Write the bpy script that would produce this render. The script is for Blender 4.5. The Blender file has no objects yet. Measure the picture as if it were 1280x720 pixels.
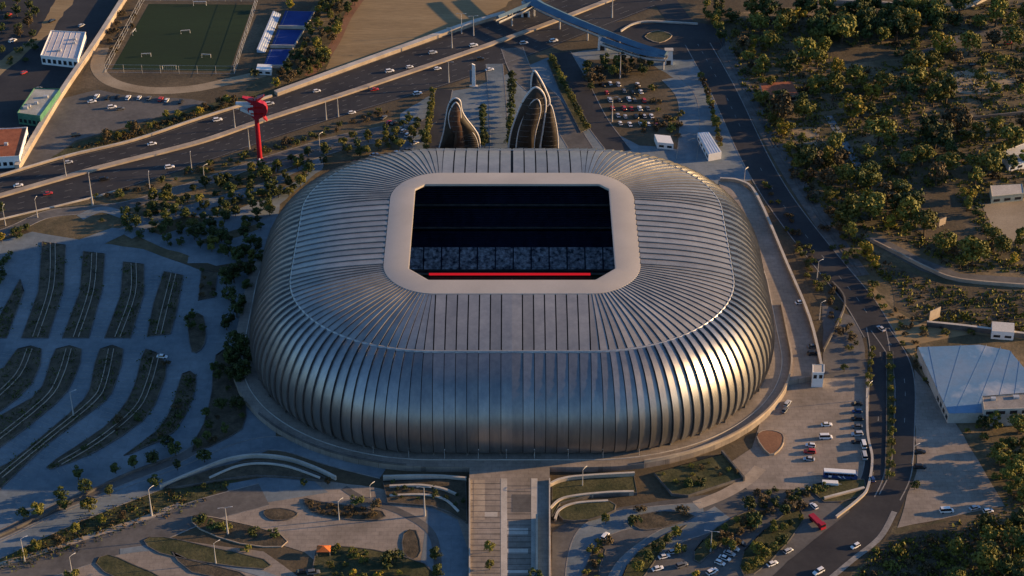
import bpy, bmesh, math, random
import numpy as np
from mathutils import Vector, Matrix
random.seed(7)
R = math.radians
sc = bpy.context.scene
col = sc.collection
# ------------------------------------------------------------------ camera
PITCH = R(34); FPX = 2417.0; CAMH = 481.0; CAMY = -684.0
cd = bpy.data.cameras.new('camera'); cam = bpy.data.objects.new('camera', cd); col.objects.link(cam)
cam.location = (0, CAMY, CAMH); cam.rotation_euler = (R(90) - PITCH, 0, 0)
cd.sensor_width = 36; cd.lens = 36 * FPX / 1280; cd.clip_start = 1; cd.clip_end = 20000
sc.camera = cam
# ------------------------------------------------------------------ light
SUN_EL, SUN_AZ = 12.0, 9.0          # azimuth measured from +x towards +y
w = bpy.data.worlds.new('World'); sc.world = w; w.use_nodes = True
nt = w.node_tree; nt.nodes.clear()
out = nt.nodes.new('ShaderNodeOutputWorld'); bg = nt.nodes.new('ShaderNodeBackground')
sky = nt.nodes.new('ShaderNodeTexSky'); sky.sky_type = 'NISHITA'; sky.sun_disc = False
sky.sun_elevation = R(SUN_EL); sky.sun_rotation = R(90 - SUN_AZ)
sky.altitude = 500; sky.air_density = 1.0; sky.dust_density = 0.6; sky.ozone_density = 4.0
bg.inputs['Strength'].default_value = 0.112
nt.links.new(sky.outputs[0], bg.inputs[0]); nt.links.new(bg.outputs[0], out.inputs[0])
sl = bpy.data.lights.new('sun', 'SUN'); sl.energy = 5.0; sl.angle = R(0.5); sl.color = (1.0, 0.62, 0.27)
so = bpy.data.objects.new('sun', sl); col.objects.link(so)
sdir = Vector((math.cos(R(SUN_AZ)) * math.cos(R(SUN_EL)), math.sin(R(SUN_AZ)) * math.cos(R(SUN_EL)), math.sin(R(SUN_EL))))
so.rotation_euler = sdir.to_track_quat('Z', 'Y').to_euler()
so.location = (300, 50, 200)
vs = sc.view_settings; vs.view_transform = 'Standard'; vs.look = 'None'; vs.exposure = 0.92; vs.gamma = 1.0
vs.use_curve_mapping = False

# ------------------------------------------------------------------ helpers
def G(px, py, z=0.0):
    u = (px - 640) / FPX; v = (py - 360) / FPX
    dx, dy, dz = u, math.cos(PITCH) - v * math.sin(PITCH), -math.sin(PITCH) - v * math.cos(PITCH)
    t = (z - CAMH) / dz
    return Vector((dx * t, CAMY + dy * t, z))
def GP(pts, z=0.0): return [G(x, y, z) for x, y in pts]
def pip(poly, x, y):
    c = False; n = len(poly); j = n - 1
    for i in range(n):
        xi, yi = poly[i][0], poly[i][1]; xj, yj = poly[j][0], poly[j][1]
        if (yi > y) != (yj > y) and x < (xj - xi) * (y - yi) / (yj - yi) + xi: c = not c
        j = i
    return c
def smooth(pts, n=6, closed=False):
    P = [Vector(p) for p in pts]; o = []; m = len(P)
    for i in range(m if closed else m - 1):
        g = lambda k: P[k % m] if closed else P[max(0, min(m - 1, k))]
        a, b, c, d = g(i - 1), g(i), g(i + 1), g(i + 2)
        for k in range(n):
            t = k / n
            o.append(0.5 * ((2 * b) + (c - a) * t + (2 * a - 5 * b + 4 * c - d) * t * t + (3 * b - a - 3 * c + d) * t ** 3))
    if not closed: o.append(P[-1])
    return o

class MB:
    def __init__(s): s.v = []; s.f = []; s.m = []; s.mi = 0
    def add(s, vs, fs):
        b = len(s.v); s.v += [tuple(p) for p in vs]
        for f in fs: s.f.append(tuple(b + i for i in f)); s.m.append(s.mi)
    def box(s, x0, x1, y0, y1, z0, z1):
        s.add([(x0,y0,z0),(x1,y0,z0),(x1,y1,z0),(x0,y1,z0),(x0,y0,z1),(x1,y0,z1),(x1,y1,z1),(x0,y1,z1)],
              [(3,2,1,0),(4,5,6,7),(0,1,5,4),(1,2,6,5),(2,3,7,6),(3,0,4,7)])
    def hexa(s, lo, hi):     # two matching loops, closed solid
        n = len(lo); s.add(list(lo) + list(hi), [tuple(range(n - 1, -1, -1)), tuple(range(n, 2 * n))] + [(i, (i + 1) % n, n + (i + 1) % n, n + i) for i in range(n)])
    def loft(s, loops, closed=True, cap0=False, cap1=False):
        n = len(loops[0]); vs = [p for l in loops for p in l]; fs = []
        for k in range(len(loops) - 1):
            for i in range(n if closed else n - 1):
                j = (i + 1) % n; fs.append((k*n+i, k*n+j, (k+1)*n+j, (k+1)*n+i))
        if cap0: fs.append(tuple(range(n - 1, -1, -1)))
        if cap1: fs.append(tuple((len(loops) - 1) * n + i for i in range(n)))
        s.add(vs, fs)
    def tube(s, path, r, seg=6, cap=True):
        loops = []; P = [Vector(p) for p in path]
        for i, p in enumerate(P):
            t = (P[min(i + 1, len(P) - 1)] - P[max(i - 1, 0)])
            t = t.normalized() if t.length > 1e-6 else Vector((0, 0, 1))
            a = Vector((0, 0, 1)) if abs(t.z) < .9 else Vector((1, 0, 0))
            u = t.cross(a).normalized(); v = t.cross(u)
            rr = r[i] if isinstance(r, (list, tuple)) else r
            loops.append([p + (u * math.cos(6.28318 * k / seg) + v * math.sin(6.28318 * k / seg)) * rr for k in range(seg)])
        s.loft(loops, True, cap, cap)
    def prism(s, poly, z0, z1):
        s.hexa([(p[0], p[1], z0) for p in poly], [(p[0], p[1], z1) for p in poly])
    def wall(s, path, t, z0, z1):
        L, Rr = offs(path, t)
        loops = [[(a.x, a.y, z0), (a.x, a.y, z1), (b.x, b.y, z1), (b.x, b.y, z0)] for a, b in zip(L, Rr)]
        s.loft(loops, True, True, True)
    def build(s, name, mats, parent=None, sm=False):
        me = bpy.data.meshes.new(name); me.from_pydata(s.v, [], s.f)
        for m in (mats if isinstance(mats, (list, tuple)) else [mats]): me.materials.append(m)
        if s.mi or any(s.m): me.polygons.foreach_set('material_index', s.m)
        bm = bmesh.new(); bm.from_mesh(me)
        big = [f for f in bm.faces if len(f.verts) > 4]
        if big: bmesh.ops.triangulate(bm, faces=big)
        bmesh.ops.recalc_face_normals(bm, faces=bm.faces); bm.to_mesh(me); bm.free()
        if sm: me.polygons.foreach_set('use_smooth', [True] * len(me.polygons))
        me.update()
        return link(name, me, parent)
def link(name, data, parent=None):
    o = bpy.data.objects.new(name, data); col.objects.link(o)
    if parent: o.parent = parent
    return o
def offs(path, t):
    P = [Vector((p[0], p[1], 0)) for p in path]; L = []; Rr = []
    for i, p in enumerate(P):
        d = (P[min(i + 1, len(P) - 1)] - P[max(i - 1, 0)]).normalized(); n = Vector((-d.y, d.x, 0))
        L.append(p + n * t / 2); Rr.append(p - n * t / 2)
    return L, Rr
def tag(o, label, cat, group=None):
    o['label'] = label; o['category'] = cat
    if group: o['group'] = group
    return o
def root(name, loc, label, cat, group=None, rz=0, scale=1):
    o = link(name, None); o.location = loc; o.rotation_euler = (0, 0, rz)
    o.scale = (scale,) * 3 if not isinstance(scale, tuple) else scale
    return tag(o, label, cat, group)
def struct(o, k='structure'): o['kind'] = k; return o

# ------------------------------------------------------------------ materials
MATS = {}
def mat(name, c1, c2=None, scale=0.08, rough=0.9, metal=0.0, fine=0.25, bump=0.0, fscale=1.5, emit=None, stretch=None, objrand=0.0, spec=0.3, c3=None):
    m = bpy.data.materials.new(name); m.use_nodes = True; n = m.node_tree.nodes; l = m.node_tree.links
    b = n['Principled BSDF']; b.inputs['Roughness'].default_value = rough; b.inputs['Metallic'].default_value = metal
    b.inputs['Specular IOR Level'].default_value = spec
    tc = n.new('ShaderNodeTexCoord'); src = tc.outputs['Object']
    if stretch:
        mp = n.new('ShaderNodeMapping'); mp.inputs['Scale'].default_value = stretch[:3]
        if len(stretch) > 3: mp.inputs['Rotation'].default_value = (0, 0, stretch[3])
        l.new(src, mp.inputs[0]); src = mp.outputs[0]
    n1 = n.new('ShaderNodeTexNoise'); n1.inputs['Scale'].default_value = scale; n1.inputs['Detail'].default_value = 7; n1.inputs['Roughness'].default_value = .62
    l.new(src, n1.inputs[0])
    rp = n.new('ShaderNodeValToRGB'); rp.color_ramp.elements[0].position = .35; rp.color_ramp.elements[1].position = .66
    rp.color_ramp.elements[0].color = (*c1, 1); rp.color_ramp.elements[1].color = (*(c2 or c1), 1)
    if c3:
        e = rp.color_ramp.elements.new(.52); e.color = (*c3, 1)
    l.new(n1.outputs[0], rp.inputs[0]); cur = rp.outputs[0]
    n2 = n.new('ShaderNodeTexNoise'); n2.inputs['Scale'].default_value = fscale; n2.inputs['Detail'].default_value = 5; n2.inputs['Roughness'].default_value = .7
    l.new(src, n2.inputs[0])
    if fine:
        mr = n.new('ShaderNodeMapRange'); mr.inputs[1].default_value = .25; mr.inputs[2].default_value = .75
        mr.inputs[3].default_value = 1 - fine; mr.inputs[4].default_value = 1 + fine; l.new(n2.outputs[0], mr.inputs[0])
        mx = n.new('ShaderNodeMix'); mx.data_type = 'RGBA'; mx.blend_type = 'MULTIPLY'; mx.inputs[0].default_value = 1
        l.new(cur, mx.inputs[6]); l.new(mr.outputs[0], mx.inputs[7]); cur = mx.outputs[2]
    if objrand:
        oi = n.new('ShaderNodeObjectInfo'); mr = n.new('ShaderNodeMapRange'); mr.inputs[3].default_value = 1 - objrand; mr.inputs[4].default_value = 1 + objrand
        at = n.new('ShaderNodeAttribute'); at.attribute_name = 'tint'; ad = n.new('ShaderNodeMath'); ad.operation = 'ADD'; fr = n.new('ShaderNodeMath'); fr.operation = 'FRACT'
        l.new(oi.outputs['Random'], ad.inputs[0]); l.new(at.outputs['Fac'], ad.inputs[1]); l.new(ad.outputs[0], fr.inputs[0]); l.new(fr.outputs[0], mr.inputs[0])
        mx = n.new('ShaderNodeMix'); mx.data_type = 'RGBA'; mx.blend_type = 'MULTIPLY'; mx.inputs[0].default_value = 1
        l.new(cur, mx.inputs[6]); l.new(mr.outputs[0], mx.inputs[7]); cur = mx.outputs[2]
    l.new(cur, b.inputs['Base Color'])
    if bump:
        bp = n.new('ShaderNodeBump'); bp.inputs['Strength'].default_value = bump; bp.inputs['Distance'].default_value = .3
        l.new(n2.outputs[0], bp.inputs['Height']); l.new(bp.outputs[0], b.inputs['Normal'])
    if emit:
        b.inputs['Emission Color'].default_value = (*emit[0], 1); b.inputs['Emission Strength'].default_value = emit[1]
    MATS[name] = m; return m
m_dirt = mat('dirt', (.055,.042,.026), (.125,.095,.06), .03, c3=(.085,.066,.04), bump=.5, fscale=.6, fine=.35)
m_scrubland = mat('scrubland', (.055,.05,.026), (.20,.15,.09), .04, c3=(.115,.09,.05), bump=.6, fscale=.5, fine=.4)
m_dryfield = mat('dry_field', (.19,.135,.07), (.30,.225,.125), .018, stretch=(.25,1.6,1,.08), c3=(.25,.18,.095), bump=.4, fscale=.4)
m_redsoil = mat('red_soil', (.17,.085,.05), (.25,.13,.075), .08, bump=.3)
m_sand = mat('sandy_track', (.22,.17,.11), (.33,.27,.19), .05)
m_turf = mat('turf', (.008,.022,.007), (.013,.031,.010), .03, stretch=(.15,1,1,-.28))
m_grass = mat('verge_grass', (.028,.036,.013), (.085,.078,.035), .1, bump=.6, fscale=.8, fine=.4)
m_asph = mat('asphalt', (.021,.021,.025), (.040,.039,.041), .05, fscale=.5, fine=.2, rough=.8)
m_lot = mat('lot_paving', (.11,.145,.172), (.20,.23,.25), .035, fscale=.35, fine=.18, rough=.85)  # blue cast of the shadowed lots is put into the base colour
m_lotwarm = mat('plaza_paving', (.20,.17,.14), (.31,.265,.225), .05, fscale=.35, fine=.2, rough=.85)
m_old = mat('worn_asphalt', (.075,.073,.072), (.135,.128,.12), .04, fscale=.4, fine=.25, rough=.85)
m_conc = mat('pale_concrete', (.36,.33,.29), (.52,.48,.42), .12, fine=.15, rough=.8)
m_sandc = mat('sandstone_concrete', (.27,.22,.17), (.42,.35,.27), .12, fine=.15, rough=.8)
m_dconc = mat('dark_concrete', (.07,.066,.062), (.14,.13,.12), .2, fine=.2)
m_kerb = mat('kerb_concrete', (.16,.155,.15), (.26,.25,.235), .3, fine=.25)
m_mulch = mat('bed_soil', (.042,.036,.024), (.105,.082,.054), .2, bump=.6, fscale=1.0, fine=.4)
m_white = mat('white_paint', (.72,.72,.70), (.8,.79,.77), .2, fine=.06, rough=.5)
m_line = mat('road_paint', (.14,.14,.135), (.28,.28,.26), .8, fine=.25, rough=.7)
m_shell = mat('shell_metal', (.235,.24,.25), (.315,.308,.30), .25, rough=.39, metal=.86, fine=.10, fscale=.9, objrand=.13, stretch=(1,1,.12))
m_roofm = mat('roof_metal', (.22,.218,.22), (.30,.29,.28), .15, rough=.42, metal=.35, fine=.10, fscale=.7, objrand=.15, spec=.6)
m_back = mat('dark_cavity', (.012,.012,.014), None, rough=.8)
m_frame = mat('roof_edge', (.38,.345,.305), (.45,.41,.365), .03, rough=.55, fine=.05, metal=.0)
m_gutter = mat('gutter_metal', (.40,.385,.36), (.48,.46,.43), .1, rough=.35, metal=.6)
m_glassd = mat('dark_glazing', (.012,.014,.018), (.03,.032,.036), .3, rough=.15, spec=.5)
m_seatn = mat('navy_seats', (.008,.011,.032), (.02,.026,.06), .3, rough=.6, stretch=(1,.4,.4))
m_seatp = mat('grey_seats', (.03,.04,.075), (.8,.82,.85), .55, rough=.6, fine=.3, fscale=.6)
m_red = mat('red_paint', (.30,.008,.018), (.38,.012,.026), .3, rough=.4, spec=.5)
m_led = mat('led_red', (.3,.01,.01), None, rough=.4, emit=((1, .02, .035), .28))
m_blue = mat('blue_steel', (.045,.095,.15), (.08,.15,.21), .1, rough=.45, spec=.5)
m_blueroof = mat('blue_sheet_roof', (.19,.26,.35), (.42,.43,.45), .03, rough=.5, metal=.1, fine=.12, fscale=.5, c3=(.12,.23,.36))
m_court = mat('blue_court', (.012,.035,.17), (.022,.055,.22), .1)
m_rust = mat('rust_panel', (.07,.036,.022), (.11,.06,.038), .25, rough=.65)
m_bronze = mat('bronze_panel', (.02,.016,.012), (.045,.034,.025), .25, rough=.6)
m_rim = mat('pale_rim', (.5,.47,.44), (.62,.6,.57), .3, rough=.4)
m_galv = mat('galvanised_steel', (.42,.42,.42), (.55,.55,.54), .5, rough=.45, metal=.3)
m_lamp = mat('lamp_head', (.65,.63,.58), None, rough=.4)
m_green = mat('green_wall', (.05,.16,.10), (.09,.22,.14), .3)
m_tile = mat('terracotta_roof', (.22,.07,.035), (.32,.11,.055), .4, fine=.3, fscale=2)
m_tyre = mat('tyre_rubber', (.015,.015,.016), None, rough=.9)
m_cglass = mat('car_glass', (.01,.012,.016), None, rough=.08, spec=.6)
CARP = {'white': (.72,.72,.72), 'silver': (.42,.43,.45), 'black': (.014,.014,.016), 'red': (.42,.03,.025), 'blue': (.02,.05,.16), 'grey': (.12,.125,.13)}
CARM = {k: mat(k + '_car_paint', c, None, rough=.28, fine=.04, spec=.55) for k, c in CARP.items()}
m_headl = mat('headlight_lens', (.75,.75,.72), None, rough=.15)
m_taill = mat('tail_light_lens', (.35,.01,.01), None, rough=.2)
m_bark = mat('bark', (.06,.045,.032), (.11,.085,.06), 1.5, bump=.5)
def slabs(m, sx, sy, dark=.8):                # fine joints between paving slabs
    n = m.node_tree.nodes; l = m.node_tree.links; b = n['Principled BSDF']; src = b.inputs['Base Color'].links[0].from_socket
    tc = n.new('ShaderNodeTexCoord'); br = n.new('ShaderNodeTexBrick'); br.inputs['Scale'].default_value = 1; br.inputs['Mortar Size'].default_value = .06; br.inputs['Mortar Smooth'].default_value = .3
    br.inputs['Brick Width'].default_value = sx; br.inputs['Row Height'].default_value = sy; br.inputs['Color1'].default_value = (1, 1, 1, 1); br.inputs['Color2'].default_value = (.9, .9, .9, 1); br.inputs['Mortar'].default_value = (dark, dark, dark, 1)
    l.new(tc.outputs['Object'], br.inputs['Vector']); mx = n.new('ShaderNodeMix'); mx.data_type = 'RGBA'; mx.blend_type = 'MULTIPLY'; mx.inputs[0].default_value = 1
    l.new(src, mx.inputs[6]); l.new(br.outputs['Color'], mx.inputs[7]); l.new(mx.outputs[2], b.inputs['Base Color'])
slabs(m_lotwarm, 3.2, 2.2, .62)
slabs(m_lot, 9.0, 6.5, .72)
def leafmat(name, a, b, rnd=.35): return mat(name, a, b, .35, rough=.65, fine=.35, fscale=2.2, objrand=rnd, spec=.25)
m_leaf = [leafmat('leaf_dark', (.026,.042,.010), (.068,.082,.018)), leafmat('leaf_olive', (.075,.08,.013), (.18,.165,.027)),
          leafmat('leaf_yellow', (.16,.13,.014), (.33,.25,.022), .25), leafmat('leaf_brown', (.055,.040,.018), (.11,.078,.034))]

# ------------------------------------------------------------------ ground sheets
ZC = [0]
def zup(z):
    ZC[0] += 1; return z + ZC[0] * .0006
def sheet(name, poly, z, m, natural=0.0, rounding=0, parent=None):
    z = zup(z)
    P = [Vector(p) for p in poly]
    if rounding: P = smooth(P, rounding, True)
    if natural:
        Q = []
        for i, p in enumerate(P):
            q = P[(i + 1) % len(P)]; n = max(1, int((q - p).length / 5))
            for k in range(n):
                t = p.lerp(q, k / n); Q.append(t + Vector((random.uniform(-1, 1), random.uniform(-1, 1), 0)) * natural)
        P = Q
    b = MB(); b.add([(p.x, p.y, z) for p in P], [tuple(range(len(P)))])
    o = b.build(name, m, parent)
    if not parent: struct(o)
    return o
def ribbon(name, path, wdt, z, m, kerb=None, n=6, lines=None, parent=None):
    z = zup(z)
    P = smooth(path, n); L, Rr = offs(P, wdt); b = MB()
    b.loft([[(p.x, p.y, z), (q.x, q.y, z)] for p, q in zip(L, Rr)], False)
    o = b.build(name, m, parent)
    if not parent: struct(o)
    if kerb:
        for side in (L, Rr):
            k = MB(); k.wall(side, .45, 0, kerb); k.build('kerb', m_kerb, o)
    if lines:
        k = MB()
        for off_, dash in lines:
            A, B = offs(P, 2 * abs(off_)); C = A if off_ > 0 else B
            if dash:
                acc = 0
                for i in range(len(C) - 1):
                    seg = (C[i+1] - C[i]); ln = seg.length; d = seg.normalized() if ln else seg; t = (-acc) % 9
                    while t < ln - 3:
                        a, e = C[i] + d * t, C[i] + d * (t + 3); nn = Vector((-d.y, d.x, 0)) * .13
                        k.add([(a+nn)[:2] + (z + .012,), (a-nn)[:2] + (z + .012,), (e-nn)[:2] + (z + .012,), (e+nn)[:2] + (z + .012,)], [(0,1,2,3)]); t += 9
                    acc += ln
            else:
                A2, B2 = offs(C, .24)
                k.loft([[(p.x, p.y, z + .012), (q.x, q.y, z + .012)] for p, q in zip(A2, B2)], False)
        k.build('lane_marking', m_line, o)
    return o
b = MB(); S = 7000; b.add([(-S,-S,0),(S,-S,0),(S,S,0),(-S,S,0)], [(0,1,2,3)]); struct(b.build('ground', m_dirt))


# ------------------------------------------------------------------ stadium
Y0 = 4.0; POD = 2.5
CX, CYR = 30.8, 25.6                       # straight core half lengths
NB, NC, NS, NF = 6, 26, 12, 7
NH = NB + NC + NS + NC + NF
def core(k):                               # k in [0, 2*NH): back centre -> +x side -> front centre -> -x side
    k = k % (2 * NH); mir = 1
    if k > NH: k = 2 * NH - k; mir = -1
    if k <= NB: c = (CX * k / NB, CYR); n = (0, 1)
    elif k <= NB + NC:
        a = (k - NB) / NC * math.pi / 2; c = (CX, CYR); n = (math.sin(a), math.cos(a))
    elif k <= NB + NC + NS:
        t = (k - NB - NC) / NS; c = (CX, CYR * (1 - 2 * t)); n = (1, 0)
    elif k <= NB + 2 * NC + NS:
        a = (k - NB - NC - NS) / NC * math.pi / 2; c = (CX, -CYR); n = (math.cos(a), -math.sin(a))
    else:
        t = (k - NB - 2 * NC - NS) / NF; c = (CX * (1 - t), -CYR); n = (0, -1)
    return (c[0] * mir, c[1]), (n[0] * mir, n[1])
def pt(k, rx, ry, z):
    c, n = core(k); return Vector((c[0] + n[0] * rx, Y0 + c[1] + n[1] * ry, z))
RF = (22.0, 22.0); RR = (60.2, 52.6)
ROOFP = []
for i in range(9):
    t = i / 8; ROOFP.append((RF[0] + (RR[0] - RF[0]) * t, RF[1] + (RR[1] - RF[1]) * t, 46.0 - 2.6 * t - 3.4 * t ** 3))
FACP = []
for o_, z in [(0.4,39.6),(3.5,38.6),(7,36.9),(10.4,34.6),(13.4,31.6),(16,28.1),(18.2,24.3),(19.7,20.4),(20.5,16.6),(20.7,13),(20.4,9.6),(19.6,6.6),(18.6,4.6)]:
    FACP.append((RR[0] + o_ * .86, RR[1] + o_, z))
stadium = root('stadium', (0, 0, 0), 'silver ribbed metal football stadium with rectangular roof opening', 'stadium')
def nrm(k, prof, j):
    a = pt(k, *prof[max(j - 1, 0)]); b_ = pt(k, *prof[min(j + 1, len(prof) - 1)]); e = pt(k + .05, *prof[j]) - pt(k - .05, *prof[j])
    n = e.cross(b_ - a).normalized()
    c, h = core(k); 
    if n.x * h[0] + n.y * h[1] + n.z * .6 < 0: n = -n
    return n
def panel(k0, prof, name, hmax, m=m_shell, gap=.055):
    right = k0 < NH                        # raised edge on the side facing the front
    kp, kf = (k0 + 1, k0) if right else (k0, k0 + 1)
    b = MB(); rows = []; hn = abs(core(k0 + .5)[1][0]); hf = .22 + .78 * min(1, hn / .5)
    for j in range(len(prof)):
        A, B = pt(kf + (kp - kf) * gap, *prof[j]), pt(kp, *prof[j]); wd = (B - A).length; h = min(hmax * hf, wd * .26)
        nA, nB = nrm((kf + .5 * (kp - kf)), prof, j), nrm((kf + .5 * (kp - kf)), prof, j)
        Mid = A.lerp(B, .55)
        rows.append([A + nA * .02, Mid + nA * (h * .55), B + nB * h, B + nB * h - (B - A) * .03 - nB * .05, B + nB * -.25])
    b.loft(rows, False)
    return b.build(name, m, stadium, True)
def autosm(o):
    me = o.data; bm = bmesh.new(); bm.from_mesh(me)
    for e in bm.edges:
        if len(e.link_faces) == 2 and e.calc_face_angle() > R(40): e.smooth = False
    bm.to_mesh(me); bm.free()
for k in range(2 * NH):
    autosm(panel(k, ROOFP, 'roof_panel', .40, m_roofm, .11)); autosm(panel(k, FACP, 'facade_panel', .85))
def ring(prof, name, m, parent=stadium, step=1.0, sm=True):
    n = int(2 * NH / step); b = MB()
    b.loft([[pt(i * step, *p) for i in range(n)] for p in prof], True)
    return b.build(name, m, parent, sm)
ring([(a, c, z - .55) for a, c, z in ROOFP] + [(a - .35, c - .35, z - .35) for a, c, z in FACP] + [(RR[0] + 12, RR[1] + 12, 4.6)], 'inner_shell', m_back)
ring([(RR[0] - .35, RR[1] - .35, 39.8), (RR[0] - .3, RR[1] - .3, 40.32), (RR[0] + .3, RR[1] + .3, 40.22), (RR[0] + .45, RR[1] + .45, 39.3)], 'ring_gutter', m_gutter)
# frame round the opening: outer edge follows the roof, inner edge is a chamfered rectangle
def inner(k, hx, hy, ch, z):
    c, n = core(k); x = c[0] + n[0] * 22; y = c[1] + n[1] * 22
    ch = ch * (.55 if y > 0 else 1.1)
    s = max(abs(x) / hx, abs(y) / hy, (abs(x) + abs(y)) / (hx + hy - ch)); return Vector((x / s, Y0 - 1.4 + y / s, z))
b = MB(); n = 2 * NH
KS = []
for k in range(2 * NH * 2): KS.append(k / 2)
b.loft([[pt(k, 22.0, 22.0, 45.7) for k in KS], [pt(k, 21.8, 21.8, 46.25) for k in KS], [pt(k, 20.9, 20.9, 46.35) for k in KS],
        [inner(k, 42.6, 38.2, 7.5, 47.3) for k in KS], [inner(k, 42.0, 37.6, 7.5, 47.2) for k in KS], [inner(k, 42.0, 37.6, 7.5, 46.2) for k in KS]], True)
autosm(b.build('roof_frame', m_frame, stadium, True))
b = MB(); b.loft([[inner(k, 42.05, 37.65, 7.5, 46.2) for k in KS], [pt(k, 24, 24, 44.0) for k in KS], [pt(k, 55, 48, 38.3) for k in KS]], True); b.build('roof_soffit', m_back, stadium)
# base: recessed dark glazing with columns
ring([(RR[0] + 14.5, RR[1] + 14.5, 5.2), (RR[0] + 14.5, RR[1] + 14.5, POD)], 'base_glazing', m_glassd)
cm = None
for i in range(0, 2 * NH, 3):
    p = pt(i, RR[0] + 17, RR[1] + 17, POD)
    if cm is None:
        b = MB(); b.tube([(0,0,0),(0,0,.5),(0,0,2.6)], [.6,.42,.42], 8); o = b.build('column', m_dconc, stadium); cm = o.data
    else: o = link('column', cm, stadium)
    o.location = p
# podium deck
POLY = [pt(i, RR[0] + 27, RR[1] + 25, 0) for i in range(0, 2 * NH, 2)]
b = MB(); b.prism(POLY, 0, POD); struct(b.build('podium_deck', m_lotwarm))
# stands
def rr(hx, hy, r, z, n=24, yc=-1.0):
    o = []
    for (sx, sy, a0) in ((1,1,0),(-1,1,90),(-1,-1,180),(1,-1,270)):
        for i in range(n + 1):
            a = R(a0 + 90 * i / n); o.append(Vector((sx * (hx - r) + r * math.cos(a), yc + sy * (hy - r) + r * math.sin(a), z)))
    return o
PZ = POD + .3
def tier(name, hx, hy, r, z0, rows, dy, dz, m, parent=stadium):
    b = MB(); lp = [rr(hx, hy, r, z0 - 1.4)]
    for i in range(rows):
        lp.append(rr(hx + i * dy, hy + i * dy, r + i * dy, z0 + i * dz)); lp.append(rr(hx + (i + 1) * dy, hy + (i + 1) * dy, r + (i + 1) * dy, z0 + i * dz))
    b.loft(lp, True); return b.build(name, m, parent)
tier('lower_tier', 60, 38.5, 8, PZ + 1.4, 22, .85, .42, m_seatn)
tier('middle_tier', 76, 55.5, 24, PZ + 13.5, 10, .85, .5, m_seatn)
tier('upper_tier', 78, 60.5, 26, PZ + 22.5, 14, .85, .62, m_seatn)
b = MB(); b.loft([rr(84, 63.6, 32, PZ + 18), rr(84, 63.6, 32, PZ + 22)], True); b.build('suite_glazing', m_glassd, stadium)
for hx, hy, r, z in ((76, 55.4, 24, PZ + 12.6), (78, 60.4, 26, PZ + 21.6), (60, 38.4, 8, PZ + .7)):
    b = MB(); b.loft([rr(hx, hy, r, z), rr(hx, hy, r, z + .9), rr(hx - .25, hy - .25, r, z + .9), rr(hx - .25, hy - .25, r, z)], True); b.build('tier_parapet', m_dconc, stadium)
# far lower tier: rows of folded seats grouped in blocks between aisles
nblk = 14; x0 = -55.5
for i in range(nblk):
    xa = x0 + i * 8.05; xb_ = xa + 7.45; b = MB()
    for j in range(12):
        y = -1 + 38.5 + j * .85 + .25; z = PZ + 1.4 + j * .42
        b.box(xa, xb_, y, y + .45, z + .03, z + .42); b.box(xa, xb_, y + .42, y + .52, z + .42, z + .8)
    b.build('seat_block', m_seatp, stadium)
struct(sheet('pitch', rr(58, 36.8, 5, 0), PZ - .1, m_turf))
b = MB()
for (xa, xb_, ya, yb) in ((-52.5,52.5,33,33.15),(-52.5,52.5,-35.15,-35),(-52.5,-52.35,-35,33),(52.35,52.5,-35,33),(-.08,.08,-35,33)): b.box(xa, xb_, ya, yb, PZ - .1, PZ - .085)
struct(b.build('pitch_marking', m_line))
adv = root('advertising_board', (-1, 34.6, PZ - .1), 'long glowing red advertising board along the touchline inside the stadium', 'board')
b = MB(); b.box(-36, 36, 0, .12, .4, 1.6); b.build('screen', m_led, adv)
b = MB(); b.box(-36.2, 36.2, .12, .3, .05, 1.85)
for i in range(-6, 7): b.box(i * 6 - .06, i * 6 + .06, .3, 1.0, 0, .12)
b.build('frame', m_dconc, adv)

# ------------------------------------------------------------------ setting: ground zones (pixel outlines dropped onto the ground plane)
def zone(name, px, z, m, natural=0.0, rounding=0): return sheet(name, GP(px), z, m, natural, rounding)
zone('woodland_floor', [(885,20),(1320,-30),(1320,760),(1030,760),(1120,660),(1260,640),(1190,525),(1140,430),(1060,330),(960,180)], .02, m_scrubland, 1.2)
zone('lawn', [(0,262),(120,246),(330,192),(480,150),(560,118),(640,92),(640,190),(420,200),(330,280),(330,330),(250,330),(40,292)], .02, m_scrubland, .8)
zone('dry_field', [(452,-10),(690,-40),(625,12),(560,40),(440,84),(405,96),(425,45)], .03, m_dryfield, 1.0)
zone('dirt_yard', [(160,-6),(330,-6),(300,100),(210,120),(120,110),(128,70)], .02, m_dirt, .6)
zone('tree_belt_soil', [(398,-6),(452,-10),(425,45),(400,100),(330,120),(300,118),(330,90),(360,60)], .035, m_scrubland, .8)
zone('football_pitch', [(186,5),(316,6),(287,89),(140,87)], .07, m_turf)
zone('riverside_yard', [(-60,230),(-60,-20),(158,-20),(75,122),(20,214)], .03, m_asph, .5)
zone('worn_lawn', [(-50,110),(45,45),(75,-10),(100,-10),(62,42),(-40,128)], .05, m_dryfield, 1.0)
zone('car_park', [(75,124),(122,112),(150,118),(240,124),(258,128),(160,158),(95,176),(40,214),(24,212)], .05, m_old, .3)
zone('verge', [(40,214),(95,178),(160,160),(260,130),(335,112),(345,118),(250,148),(165,176),(85,195)], .06, m_grass, .6)
struct(ribbon('dirt_track', GP([(455,-8),(434,22),(418,55),(398,82),(385,95)]), 5, .06, m_redsoil))
struct(ribbon('sandy_path', GP([(128,60),(122,84),(140,103),(185,113),(240,111),(285,102),(330,92)]), 7.5, .06, m_sand))
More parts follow.
